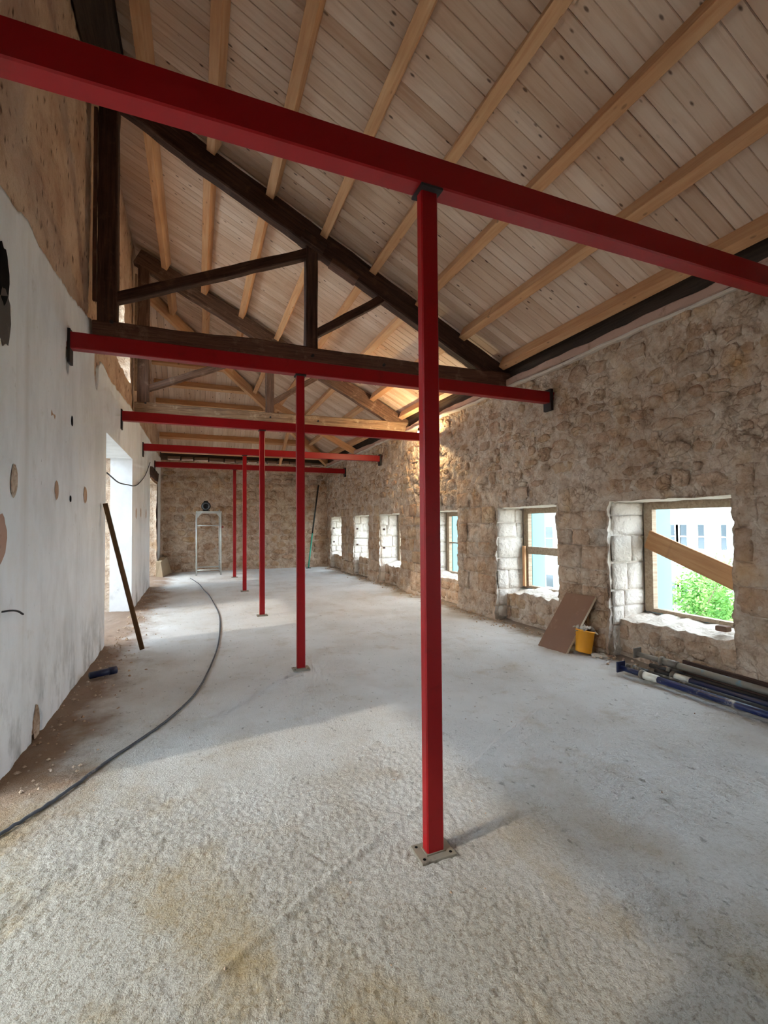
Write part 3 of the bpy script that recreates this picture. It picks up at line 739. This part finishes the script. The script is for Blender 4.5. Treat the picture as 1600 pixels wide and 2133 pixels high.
# ------------------------------------------------------------------ purlins
ORD = ['first', 'second', 'third', 'fourth', 'fifth', 'sixth', 'seventh', 'eighth']
T1Y, T2Y, T3Y = 5.74, 9.32, 12.9
S_UP = Vector((sn, 0, cs))                            # normal of the main slope
def purlin(x, y0, y1, label, group):
    c = Vector((x, 0, RIDGE_K-SL*x))+S_UP*(PUR_H/2)
    o = bar('roof_purlin', (c.x, y0, c.z), (c.x, y1, c.z), PUR_W, PUR_H, (cs, 0, -sn), mat_purlin, None, 0.003)
    return tag(o, label, 'purlin', group)
n = len(PUR_X)
for i, x in enumerate(PUR_X):
    k = n-1-i
    purlin(x, YR+0.02, T1Y-0.10-0.03*rng.random(), f'pale pine purlin in the nearest bay, {ORD[k]} up from the right wall', 'purlins of the nearest bay')
    x2 = x-0.03
    purlin(x2, T1Y+0.08, min(T2Y-0.10, x2+HIP_C), f'pine purlin between the two dark trusses, {ORD[k]} up from the right wall', 'purlins between the trusses')
    x3 = x
    if x3+HIP_C-0.1 > T2Y+0.2:
        purlin(x3, T2Y+0.08, x3+HIP_C-0.08, f'pine purlin beyond the farther truss, {ORD[k]} up from the right wall', 'purlins beyond the far truss')
# hip end: purlins parallel to the back wall
H_UP = Vector((0, sn, cs))
for i, x in enumerate(PUR_X[1:]):
    yy = x+HIP_C; c = Vector((0, yy, RIDGE_K-SL*x))+H_UP*(PUR_H/2)
    o = bar('hip_purlin', (XL+0.02, c.y, c.z), (x-0.06, c.y, c.z), PUR_W, PUR_H, (0, cs, -sn), mat_purlin, None, 0.003)
    tag(o, f'pine purlin of the sloping far roof end, {ORD[len(PUR_X)-2-i]} up from the back wall', 'purlin', 'purlins parallel to the back wall')
hz = lambda x: RIDGE_K-SL*x-0.02
hr = bar('hip_rafter', (XR, XR+HIP_C, hz(XR)), (XL+0.05, XL+0.05+HIP_C, hz(XL+0.05)), 0.10, 0.24, (1, -1, 0), mat_purlin, None, 0.004)
tag(hr, 'deep orange pine hip rafter rising diagonally from the far right corner', 'rafter')
jr = bar('jack_rafter', (1.9, T3Y, RIDGE_K-SL*1.9-.09), (XR, T3Y, RIDGE_K-SL*XR-.09), 0.10, 0.17, (0, 1, 0), mat_purlin, None, 0.004)
tag(jr, 'short pine rafter running from the hip down to the right wall', 'rafter')
jx = 2.66
jr = bar('jack_rafter', (jx, jx+HIP_C, RIDGE_K-SL*jx-.08), (jx, YB+0.1, RIDGE_K-SL*(YB+.1-HIP_C)-.08), 0.08, 0.14, (1, 0, 0), mat_purlin, None, 0.004)
tag(jr, 'short pine rafter running from the hip down to the back wall', 'rafter')

# ------------------------------------------------------------------ old trusses
def truss(Y, label, s, mat_old, mat_tie):
    t = thing('roof_truss', (XL+0.2, Y, 3.48), label, 'truss', 'old dark roof trusses')
    sd = (0, 1, 0); W = 0.15
    rt = lambda x: 6.0-SL*x                         # top line of the rafter
    dr = 0.295; c0 = Vector((XL+0.12, Y, rt(XL+0.12)))-S_UP*dr/2; c1 = Vector((XR+0.05, Y, rt(XR+0.05)))-S_UP*dr/2
    bar('rafter', c0, c1, W, dr, sd, mat_old, t, 0.014, 0.014, s)
    bar('tie_beam', (XL+0.02, Y, 3.59), (XR, Y, 3.62), W+0.03, 0.22, sd, mat_tie, t, 0.02, 0.016, s+1)
    bar('post', (XL+0.155, Y, 3.62), (XL+0.155, Y, 6.25), W, 0.19, sd, mat_old, t, 0.012, 0.008, s+2)
    bar('post_board', (XL+0.035, Y-0.05, 3.9), (XL+0.035, Y-0.05, 6.0), 0.05, 0.035, sd, mat_tie, t, 0.004, 0.004, s+3)
    bar('king_post', (1.34, Y, 3.66), (1.34, Y, rt(1.34)-0.2), W-0.02, 0.155, sd, mat_old, t, 0.012, 0.008, s+4)
    bar('strut', (XL+0.2, Y, 3.96), (1.30, Y, 4.93), W-0.04, 0.115, sd, mat_old, t, 0.01, 0.010, s+5)
    bar('strut', (1.38, Y, 3.90), (2.34, Y, 4.55), W-0.04, 0.10, sd, mat_old, t, 0.01, 0.010, s+6)
    bar('joint_block', (1.22, Y-0.02, rt(1.34)-0.20), (1.50, Y-0.02, rt(1.5)-0.26), W+0.04, 0.16, sd, mat_old, t, 0.03, 0.012, s+7)
    bar('packing_block', (1.60, Y, rt(1.60)-0.31), (1.95, Y, rt(1.95)-0.31), W+0.02, 0.07, sd, mat_tie, t, 0.01, 0.01, s+8)
    for (bx, bz) in ((1.34, 3.60), (1.36, rt(1.36)-0.28), (2.3, 3.60), (XL+.2, 3.68)):
        V, Fq = tube_data([(bx, Y-W/2-0.035, bz), (bx, Y-W/2+0.01, bz)], 0.02, 6); L = WM[t].inverted()
        put('bolt', mesh_of([L @ v for v in V], Fq), t, WM[t], mat_black)
    return t
truss(T1Y, 'nearer dark old timber truss with vertical king post above the second red beam', 20, mat_old, mat_tie)
truss(T2Y, 'farther dark old timber truss seen beyond the nearer one above the third red beam', 40, mat_old2, mat_tie2)

# ------------------------------------------------------------------ red steel frames
DIST = ['nearest', 'second', 'third', 'fourth', 'farthest']
for i, Y in enumerate(FRAMES_Y):
    lab = {0: 'nearest and largest red steel frame, its post in the foreground with a bolted base plate',
           1: 'red steel frame second from the camera, under the nearer timber truss',
           2: 'red steel frame third from the camera, in the middle of the row',
           3: 'red steel frame fourth from the camera, second from the back wall',
           4: 'red steel frame farthest from the camera, closest to the back wall'}[i]
    t = thing('red_steel_frame', (POST_X, Y, 0), lab, 'steel frame', 'red steel frames in a row')
    bm = bar('beam', (XL-0.02, Y, (BEAM_Z0+BEAM_Z1)/2), (XR+0.03, Y, (BEAM_Z0+BEAM_Z1)/2), 0.10, BEAM_Z1-BEAM_Z0, (0, 1, 0), mat_red, t, 0.007, seg=1)
    bar('post', (POST_X, Y, 0.012), (POST_X, Y, BEAM_Z0-0.012), 0.052, 0.085, (0, 1, 0), mat_red, t, 0.006)
    box('cap_plate', (POST_X-0.055, Y-0.055, BEAM_Z0-0.014), (POST_X+0.055, Y+0.055, BEAM_Z0), mat_black, t, 0.002)
    bp = box('base_plate', (POST_X-0.085, Y-0.062, -0.004), (POST_X+0.085, Y+0.062, 0.012), mat_plate, t, 0.002)
    for sx in (-1, 1):
        for sy in (-1, 1):
            V, Fq = tube_data([(POST_X+sx*0.066, Y+sy*0.042, 0.0118), (POST_X+sx*0.066, Y+sy*0.042, 0.0128)], 0.0075, 10)
            L = WM[bp].inverted(); put('bolt_hole', mesh_of([L @ v for v in V], Fq), bp, WM[bp], mat_hole)
    merged('weld', [box_data((POST_X-0.047, Y-0.031, 0.011), (POST_X+0.047, Y+0.031, 0.018))], mat_plate, t)
    box('end_plate', (XL+0.0, Y-0.06, 2.93), (XL+0.02, Y+0.06, 3.23), mat_black, t, 0.003)
    box('end_plate', (XR-0.06, Y-0.07, 2.96), (XR-0.02, Y+0.07, 3.24), mat_black, t, 0.003)

# ------------------------------------------------------------------ windows
FX = XR+0.50
for i, (a, b) in enumerate(WINS[2:]):
    t = put('window_%d' % (i+1), None, None, Matrix.Translation((FX, (a+b)/2, WIN_SILL-0.03))); t['kind'] = 'structure'
    y0, y1, z0, z1 = a+0.02, b-0.03, WIN_SILL-0.03, WIN_TOP; w = 0.075
    box('frame_stile', (FX, y1-w-.03, z0), (FX+0.07, y1, z1), mat_frame, t, 0.005, 0.003, i)
    box('frame_stile', (FX, y0, z0), (FX+0.07, y0+w, z1), mat_frame, t, 0.005, 0.003, i+3)
    box('frame_head', (FX+.002, y0, z1-w-.01), (FX+0.068, y1, z1+.02), mat_frame, t, 0.005, 0.003, i+6)
    box('frame_sill', (FX+.002, y0, z0), (FX+0.075, y1, z0+0.04), mat_frame, t, 0.005, 0.003, i+9)
    if i == 1: box('mid_rail', (FX-0.01, y0, 1.01), (FX+0.05, y1, 1.12), mat_frame, t, 0.005, 0.004, 2)
    if i == 2: box('mid_rail', (FX+0.01, y0, 1.08), (FX+0.04, y1, 1.11), mat_frame, t, 0.003)
    if i >= 3:
        for zz in (0.85, 1.32): box('peg', (FX-0.42, b-0.03, zz), (FX-0.36, b+0.03, zz+0.05), mat_old, t, 0.004)
b1 = bar('brace_board', (FX-0.03, 3.80, 1.30), (FX-0.03, 2.50, 0.79), 0.028, 0.21, (1, 0, 0), mat_brace, None, 0.003)
tag(b1, 'tan timber board nailed diagonally across the nearest window', 'board')
st = bar('timber_strip', (FX-0.045, 5.95, 0.50), (FX-0.045, 5.95, 1.13), 0.03, 0.055, (1, 0, 0), mat_purlin, None, 0.003)
tag(st, 'short yellowish timber strip upright beside the frame of the window with a middle rail', 'timber strip')
bc = thing('brick_fragment', (XR+0.25, 2.85, 0.49), 'small red brick fragment lying on the sill of the nearest window', 'brick')
box('fragment', (XR+0.20, 2.80, 0.475), (XR+0.27, 2.90, 0.525), mat_tile, bc, 0.008, 0.01, 3)

# ------------------------------------------------------------------ things standing and lying about
# leaning form-ply panel
A, B, Ct, Dt = Vector((3.86, 4.57, 0.0)), Vector((3.90, 4.15, 0.0)), Vector((4.27, 4.06, 0.64)), Vector((4.25, 4.50, 0.63))
pl = thing('plywood_panel', (A+B)/2, 'brown plywood panel leaning against the wall between the two nearest windows', 'panel')
nrm = (B-A).cross(Dt-A).normalized()
if nrm.x > 0: nrm = -nrm
th = -nrm*0.03
V = [A, B, Ct, Dt, A+th, B+th, Ct+th, Dt+th]
merged('panel_face', [(V, [(0, 3, 2, 1), (4, 5, 6, 7)])], mat_ply, pl)
merged('panel_edge', [(V, [(0, 1, 5, 4), (1, 2, 6, 5), (2, 3, 7, 6), (3, 0, 4, 7)])], mat_plyedge, pl)
# yellow bucket, tipped towards the wall
bk = thing('bucket', (4.10, 4.08, 0), 'dirty yellow plastic bucket beside the leaning plywood panel', 'bucket')
def lathe(prof, n=28, M4=Matrix.Identity(4)):
    V, Fq = [], []
    for r, z in prof:
        for k in range(n): V.append(M4 @ Vector((r*math.cos(2*math.pi*k/n), r*math.sin(2*math.pi*k/n), z)))
    for i in range(len(prof)-1):
        for k in range(n):
            l = (k+1) % n; Fq.append((i*n+k, i*n+l, (i+1)*n+l, (i+1)*n+k))
    return V, Fq
BM = Matrix.Translation((4.08, 4.07, 0.02)) @ Matrix.Diagonal((0.95, 0.95, 1.22, 1)) @ Matrix.Rotation(math.radians(10), 4, 'Y')
merged('bucket_body', [lathe([(0.0, 0.0), (0.088, 0.0), (0.092, 0.01), (0.106, 0.19), (0.112, 0.192), (0.112, 0.205), (0.106, 0.206), (0.104, 0.19), (0.086, 0.02), (0.0, 0.02)], 28, BM)], mat_yellow, bk, True)
hp = [BM @ Vector((0.113*math.cos(a), 0.113*math.sin(a)*0.98, 0.19-0.02*math.sin(a))) for a in [math.pi*k/14 for k in range(15)]]
tube('handle', hp, 0.004, mat_steel, bk, 6)
pbv, pbf = [], []
r2 = random.Random(5)
for i in range(7):
    for j in range(9):
        pbv.append(BM @ Vector((-0.10+0.2*j/8+r2.uniform(-.01, .01), -0.10+0.2*i/6+r2.uniform(-.01, .01), 0.205+r2.uniform(-.012, .03)+(0.03 if 2 < j < 6 else 0))))
for i in range(6):
    for j in range(8): pbf.append((i*9+j, i*9+j+1, (i+1)*9+j+1, (i+1)*9+j))
base = len(pbv); pbv += [v-Vector((0, 0, 0.008)) for v in pbv]; pbf += [tuple(base+k for k in f[::-1]) for f in pbf]
tag(merged('paper_sack', [(pbv, pbf)], mat_paper), 'crumpled pale paper sack stuffed into the top of the yellow bucket', 'paper sack')
pv = [(4.06, 3.93, 0.004), (4.20, 3.84, 0.004), (4.24, 3.93, 0.01), (4.12, 4.0, 0.012), (4.06, 3.93, 0.012), (4.20, 3.84, 0.014), (4.24, 3.93, 0.03), (4.12, 4.0, 0.022)]
tag(merged('paper_scrap', [(pv, [(0, 3, 2, 1), (4, 5, 6, 7), (0, 1, 5, 4), (1, 2, 6, 5), (2, 3, 7, 6), (3, 0, 4, 7)])], mat_paper), 'small grey paper scrap on the floor right of the yellow bucket', 'paper')
# steel props lying along the right wall
def prop(p0, p1, r, mo, mi, label, li=0.35, plate=True, collar=mat_white):
    p0, p1 = Vector(p0), Vector(p1); d = (p1-p0).normalized()
    t = thing('steel_prop', (p0.x, p0.y, 0), label, 'steel prop', 'steel props by the right wall')
    q = p0+d*li
    tube('inner_tube', [p0+d*0.01, q], r*0.8, mi, t, 14); tube('outer_tube', [q, p1], r, mo, t, 14)
    tube('collar', [q-d*0.02, q+d*0.12], r*1.18, collar, t, 14); tube('nut', [q-d*0.05, q-d*0.015], r*1.45, mat_steel, t, 10)
    s = d.cross(Vector((0, 0, 1))).normalized(); u = s.cross(d)
    if plate:
        V = []
        for e in (0.0, 0.012):
            for a, b in ((-1, -1), (1, -1), (1, 1), (-1, 1)): V.append(p0+d*e+s*a*0.055+u*(b*0.05+0.012))
        merged('end_plate', [(V, [(0, 1, 2, 3), (7, 6, 5, 4), (0, 4, 5, 1), (1, 5, 6, 2), (2, 6, 7, 3), (3, 7, 4, 0)])], mi, t)
    h0 = q-d*0.03; tube('handle', spline([h0-s*r, h0-s*(r+.05)+d*0.03, h0-s*(r+.055)+d*0.09, h0-s*(r+.01)+d*0.11], 4), 0.006, mat_steel, t, 6)
    return t
prop((3.88, 3.40, 0.062), (4.02, 0.9, 0.045), 0.030, mat_blue, mat_bluedk, 'blue steel prop with white collar lying nearest the room on the floor', 0.27)
prop((3.98, 3.42, 0.060), (4.12, 0.9, 0.045), 0.024, mat_speck, mat_speck, 'paint-speckled black steel prop lying just behind the blue one with white collar', 0.12, False, mat_speck)
prop((4.10, 3.20, 0.065), (4.19, 0.9, 0.055), 0.030, mat_bluedk, mat_black, 'dark blue steel prop lying low between the speckled tube and the grey prop', 0.22, False)
prop((4.13, 3.42, 0.165), (4.27, 0.9, 0.125), 0.030, mat_teal, mat_steel, 'grey and teal steel prop lying highest and closest to the right wall', 0.30, True, mat_steel)
prop((4.22, 3.35, 0.06), (4.25, 0.9, 0.05), 0.028, mat_black, mat_black, 'black steel prop lying underneath the grey and teal prop', 0.25, False, mat_black)
dk = bar('dark_plank', (XR-0.075, 3.02, 0.10), (XR-0.075, 0.9, 0.10), 0.03, 0.19, (1, 0, 0), mat_old, None, 0.004, 0.004, 6)
tag(dk, 'dark brown plank on edge along the right wall behind the steel props', 'plank')
# leaning batten by the doorway
bt = bar('timber_batten', (-0.60, 6.27, 0.012), (XL+0.045, 6.33, 1.76), 0.035, 0.05, (0, 1, 0), mat_brown, None, 0.003, 0.003, 3)
tag(bt, 'brown timber batten leaning against the white left wall beside the doorway', 'batten')
# dark blue tube end on the floor
tb = thing('blue_tube', (-0.85, 5.28, 0), 'short dark blue steel tube lying at the foot of the white wall', 'tube')
tube('tube_body', [(-0.95, 5.23, 0.055), (-0.75, 5.34, 0.055)], 0.032, mat_bluedk, tb, 14)
tube('tube_sleeve', [(-0.80, 5.313, 0.055), (-0.74, 5.345, 0.055)], 0.037, mat_bluedk, tb, 14)
# cable
cp = [(-1.0, 2.62), (-0.88, 2.82), (-0.70, 3.07), (-0.48, 3.45), (-0.20, 3.96), (0.05, 4.66), (0.25, 6.01), (0.34, 7.44), (0.36, 8.4), (0.31, 9.54), (0.24, 10.5), (0.16, 11.37), (0.06, 12.6), (-0.17, 14.07)]
pts = spline([(x+0.012*math.sin(y*5), y, 0) for x, y in cp], 10)
pts = [Vector((p.x, p.y, float(floor_height(np.array([[p.x]]), np.array([[p.y]]))[0, 0])+0.012)) for p in pts]
tag(tube('power_cable', pts, 0.009, mat_cable, None, 8), 'long grey cable curving across the floor from the lower left to the back', 'cable')
wp_ = spline([(XL+0.02, 6.6, 2.15), (XL+0.035, 7.4, 2.10), (XL+0.035, 8.3, 2.14), (XL+0.03, 9.3, 2.2), (XL+0.03, 10.1, 2.33), (XL+0.03, 11.2, 2.6), (XL+0.03, 12.2, 2.98)], 8)
tag(tube('hanging_wire', wp_, 0.009, mat_wire, None, 6), 'thin dark wire sagging across the white left doorway and wall', 'wire')
tag(tube('wire_stub', spline([(XL-0.01, 3.34, 1.00), (XL+0.03, 3.38, 1.0), (XL+0.05, 3.44, .985), (XL+0.06, 3.50, 0.955)], 5), 0.006, mat_wire, None, 6), 'short black wire stub sticking out of the white wall at the left edge', 'wire')
# scaffold frame with work lamp
sx0, sx1, sy0, sy1, sh = 0.0, 0.68, 14.70, 15.75, 1.90
sc_ = thing('scaffold_frame', ((sx0+sx1)/2, (sy0+sy1)/2, 0), 'small galvanised scaffold frame standing in front of the back wall', 'scaffold')
for x_ in (sx0, sx1):
    for y_ in (sy0, sy1):
        tube('leg', [(x_, y_, 0.0), (x_, y_, sh+(0.08 if x_ == sx1 and y_ == sy1 else 0))], 0.021, mat_alu, sc_, 10)
for y_ in (sy0, sy1):
    for z_ in (0.16, 1.47): tube('cross_rail', [(sx0, y_, z_), (sx1, y_, z_)], 0.016, mat_alu, sc_, 8)
for x_ in (sx0, sx1):
    for z_ in (0.35, 1.47): tube('side_rail', [(x_, sy0, z_), (x_, sy1, z_)], 0.016, mat_alu, sc_, 8)
box('top_board', (sx0-0.02, sy0-0.02, sh-0.05), (sx1+0.02, sy1+0.02, sh), mat_alu, sc_, 0.004)
for x_, s_ in ((sx0, 1), (sx1, -1)):
    merged('gusset', [([(x_, sy0-.008, sh-.05), (x_+s_*.15, sy0-.008, sh-.05), (x_, sy0-.008, sh-.24), (x_, sy0+.008, sh-.05), (x_+s_*.15, sy0+.008, sh-.05), (x_, sy0+.008, sh-.24)],
           [(0, 1, 2), (5, 4, 3), (0, 3, 4, 1), (1, 4, 5, 2), (2, 5, 3, 0)])], mat_alu, sc_)
tag(tube('red_clamp', [(sx1+0.02, sy1-0.02, 1.42), (sx1+0.12, sy1-0.06, 1.42)], 0.022, mat_red, None, 8), 'small red clamp on the right leg of the scaffold frame', 'clamp')
lm = thing('work_lamp', (0.27, 14.85, sh), 'round black work lamp standing on top of the scaffold frame', 'lamp')
LM = Matrix.Translation((0.27, 14.85, sh+0.15)) @ Matrix.Rotation(math.radians(90), 4, 'X') @ Matrix.Rotation(math.radians(-8), 4, 'Y')
merged('housing', [lathe([(0, -0.10), (0.07, -0.10), (0.12, -0.03), (0.135, 0.05), (0.125, 0.055), (0.10, 0.03), (0.0, 0.03)], 24, LM)], mat_lamp, lm, True)
merged('rim', [lathe([(0.105, 0.04), (0.115, 0.062), (0.075, 0.062), (0.075, 0.04)], 24, LM)], mat_glass, lm, True)
box('stand', (0.17, 14.78, sh), (0.37, 14.94, sh+0.03), mat_lamp, lm, 0.004); box('grip', (0.20, 14.82, sh+0.27), (0.32, 14.88, sh+0.31), mat_lamp, lm, 0.008)
# pole in the far corner
gp = thing('leaning_pole', (3.52, 15.6, 0), 'thin pole, green below and black above, leaning in the far right corner', 'pole')
tube('lower_section', [(3.52, 15.55, 0.02), (3.70, 15.72, 1.18)], 0.026, mat_green, gp, 8)
tube('upper_section', [(3.70, 15.72, 1.18), (3.97, 15.93, 2.85)], 0.026, mat_wire, gp, 8)
box('foot', (3.44, 15.50, 0.0), (3.60, 15.60, 0.02), mat_black, gp, 0.003)
# stones bedded on top of the back wall, clay tiles at the eave
tx = XL+0.2; k = 0
while tx < XR-0.3:
    w = rng.uniform(0.3, 0.5)
    t = box('eave_tile', (tx, YB-0.03+rng.uniform(-.03, .03), 3.56), (tx+w*0.9, YB+0.16, 3.56+rng.uniform(.07, .13)), mat_tile, wall_back, 0.03, 0.02, k); tx += w; k += 1
# crumbs of mortar along the wall feet
V, Fq = [], []; r3 = random.Random(3)
CR = []
def crumb(x_, y_, s_): CR.append((x_, y_, s_))
def crumb_mesh(x_, y_, s_, z_):
    o = len(V)
    for (a, b, c) in ((1, 0, 0), (-1, 0, 0), (0, 1, 0), (0, -1, 0), (0, 0, 1), (0, 0, -.5)):
        k_ = s_*r3.uniform(.6, 1.2); V.append((x_+a*k_, y_+b*k_, z_+s_*.3+c*k_*.8))
    for f in ((0, 2, 4), (2, 1, 4), (1, 3, 4), (3, 0, 4), (2, 0, 5), (1, 2, 5), (3, 1, 5), (0, 3, 5)): Fq.append(tuple(o+i for i in f))
for _ in range(700):
    y_ = r3.uniform(1.5, 15.5); crumb(XR+0.02-abs(r3.gauss(0, .16)), y_, r3.uniform(.006, .026))
for _ in range(420):
    y_ = r3.uniform(3.2, 12); crumb(XL+0.03+abs(r3.gauss(0, .2)), y_, r3.uniform(.005, .02))
for _ in range(160): crumb(r3.uniform(-.9, 3.9), r3.uniform(1.0, 9), r3.uniform(.003, .008))
_c = np.array(CR); _z = floor_height(_c[:, 0], _c[:, 1])
for (x_, y_, s_), z_ in zip(CR, _z): crumb_mesh(x_, y_, s_, float(z_))
cr = put('mortar_crumbs', mesh_of(V, Fq), None, None, mat_rubble, 'stuff'); tag(cr, 'crumbs of mortar and stone scattered along the foot of the walls', 'debris')
# warm bulb under the eave behind the nearest post
bl = thing('bare_bulb', (4.05, 8.15, 3.30), 'small warm bulb under the right eave, hidden by the nearest red post', 'lamp')
def emit(name, c, s):
    m = M(name); m.b.inputs['Emission Color'].default_value = c; m.b.inputs['Emission Strength'].default_value = s; return m.m
merged('bulb_glass', [lathe([(0.0, 0.0), (0.02, 0.008), (0.03, 0.03), (0.022, 0.06), (0.014, 0.075)], 14, Matrix.Translation((4.05, 8.15, 3.24)))], emit('bulb_glow', (1, .8, .5, 1), 20), bl, True)
tube('bulb_holder', [(4.05, 8.15, 3.31), (4.05, 8.15, 3.37)], 0.018, mat_black, bl, 10)
tube('bulb_flex', [(4.05, 8.15, 3.37), (4.06, 8.15, 3.80)], 0.005, mat_wire, bl, 6)
ld = bpy.data.lights.new('bulb_light', 'POINT'); ld.energy = 90; ld.color = (1.0, 0.80, 0.45); ld.shadow_soft_size = 0.04
lo = bpy.data.objects.new('bulb_light', ld); COL.objects.link(lo); lo.parent = bl; lo.location = (0, 0, -0.12)

# ------------------------------------------------------------------ outside
gr = merged('ground', [box_data((XR+1.2, -40, -6.2), (70, 80, -6.0)), box_data((-40, -40, -0.35), (XL-0.62, 60, -0.12))], mat_ground); gr['kind'] = 'structure'
cw = merged('skylight_block_wall', [box_data((-5.3, -14, -0.12), (-5.0, 40, 2.9))], mat_plaster); cw['kind'] = 'structure'  # unseen wall, added to cut the skylight reaching the left doors
bs = merged('skylight_block_slab', [box_data((-3.1, -14, 3.46), (XL-0.61, 40, 3.64))], mat_facade); bs['kind'] = 'structure'  # unseen overhang, added to block high sky above the left doors
BX = 25.0
bd = thing('apartment_building', (BX+4, 26, -6), 'white rendered building with shuttered windows seen through the windows', 'building')
merged('facade_wall', [box_data((BX, 8, -6), (BX+8, 46, 2.25))], mat_facade, bd)
merged('cornice', [box_data((BX-0.25, 7.8, 1.98), (BX+8, 46.2, 2.12))], mat_facade, bd)
merged('roof_storey', [box_data((BX+2, 9, 2.25), (BX+8, 45, 5.2))], mat_facade, bd)
def fac_window(y0, y1, z0, z1, louvre=False):
    w = merged('window', [box_data((BX-0.05, y0-.06, z0-.06), (BX+0.02, y0, z1+.06)), box_data((BX-0.05, y1, z0-.06), (BX+0.02, y1+.06, z1+.06)), box_data((BX-.05, y0, z1), (BX+.02, y1, z1+.06)),
                          box_data((BX-.12, y0-.1, z0-.08), (BX+.02, y1+.1, z0)), box_data((BX-.05, y0, (z0+z1)/2-.03), (BX+.02, y1, (z0+z1)/2+.03))], mat_shutter, bd)
    merged('pane', [box_data((BX-0.03, y0, z0), (BX-0.01, y1, (z0+z1)/2-.03))], mat_pane, w); merged('pane', [box_data((BX-0.03, y0, (z0+z1)/2+.03), (BX-0.01, y1, z1))], mat_pane, w)
    sw = (y1-y0)*0.55
    for a, b in ((y0-.08-sw, y0-.08), (y1+.08, y1+.08+sw)):
        parts = [box_data((BX-.08, a, z0), (BX-.02, b, z1))]
        if louvre: parts += [box_data((BX-.12, a+.04, z0+.1+.12*k_), (BX-.08, b-.04, z0+.15+.12*k_)) for k_ in range(int((z1-z0-.2)/.12))]
        merged('shutter', parts, mat_shutter, w)
for y0, y1 in ((18.05, 18.45), (17.36, 17.75), (16.42, 16.76), (15.30, 15.58), (13.9, 14.3)):
    fac_window(y0, y1, 0.02, 1.31); fac_window(y0, y1, -3.2, -1.9)
for y0 in (20.6, 24.2, 27.7, 31.4, 35.2):
    fac_window(y0, y0+0.8, -0.65, 1.16, True); fac_window(y0, y0+0.8, -4.4, -2.5, True)
def tree(x_, y_, top, rad, n, label, seed):
    r = random.Random(seed); t = thing('leafy_tree', (x_, y_, -6), label, 'tree', 'trees outside the windows')
    tube('trunk', spline([(x_, y_, -6), (x_+.1, y_-.1, -4.5), (x_, y_, -3), (x_-.1, y_+.1, top-rad)], 4), [0.16-0.006*k_ for k_ in range(13)], mat_bark, t, 8)
    parts = []; tips = []
    for k_ in range(34):
        a = r.uniform(0, 6.28); e = r.uniform(-.2, 1.3); rr = rad*r.uniform(.6, 1.0)
        p = Vector((x_+rr*math.cos(a)*math.cos(e), y_+rr*math.sin(a)*math.cos(e), top-rad+rr*math.sin(e)*0.98)); c0 = Vector((x_, y_, top-rad-r.uniform(0, 1)))
        mid = (c0+p)/2+Vector((r.uniform(-.2, .2), r.uniform(-.2, .2), r.uniform(0, .3))); parts.append(tube_data(spline([c0, mid, p], 3), [.03-.003*q for q in range(7)], 5)); tips += [p, mid*.4+p*.6]
    merged('branches', parts, mat_bark, t)
    V, Fq = [], []
    for k_ in range(n):
        b = r.choice(tips)+Vector((r.gauss(0, .28), r.gauss(0, .28), r.gauss(0, .22))); d = Vector((r.gauss(0, 1), r.gauss(0, 1), r.gauss(0, .6))).normalized()
        s = d.cross(Vector((r.gauss(0, 1), r.gauss(0, 1), r.gauss(0, 1)))).normalized(); L_ = r.uniform(.07, .15); o = len(V)
        V += [b, b+d*L_*.5+s*L_*.2, b+d*L_, b+d*L_*.5-s*L_*.2]; Fq.append((o, o+1, o+2, o+3))
    merged('foliage', [(V, Fq)], mat_leaf, t)['kind'] = 'stuff'
tree(13.0, 9.1, 0.40, 2.6, 24000, 'bushy green tree outside the nearest window, below the diagonal board', 3)
tree(17.2, 4.6, 0.0, 2.2, 4000, 'small green tree farther right outside the nearest window', 9)
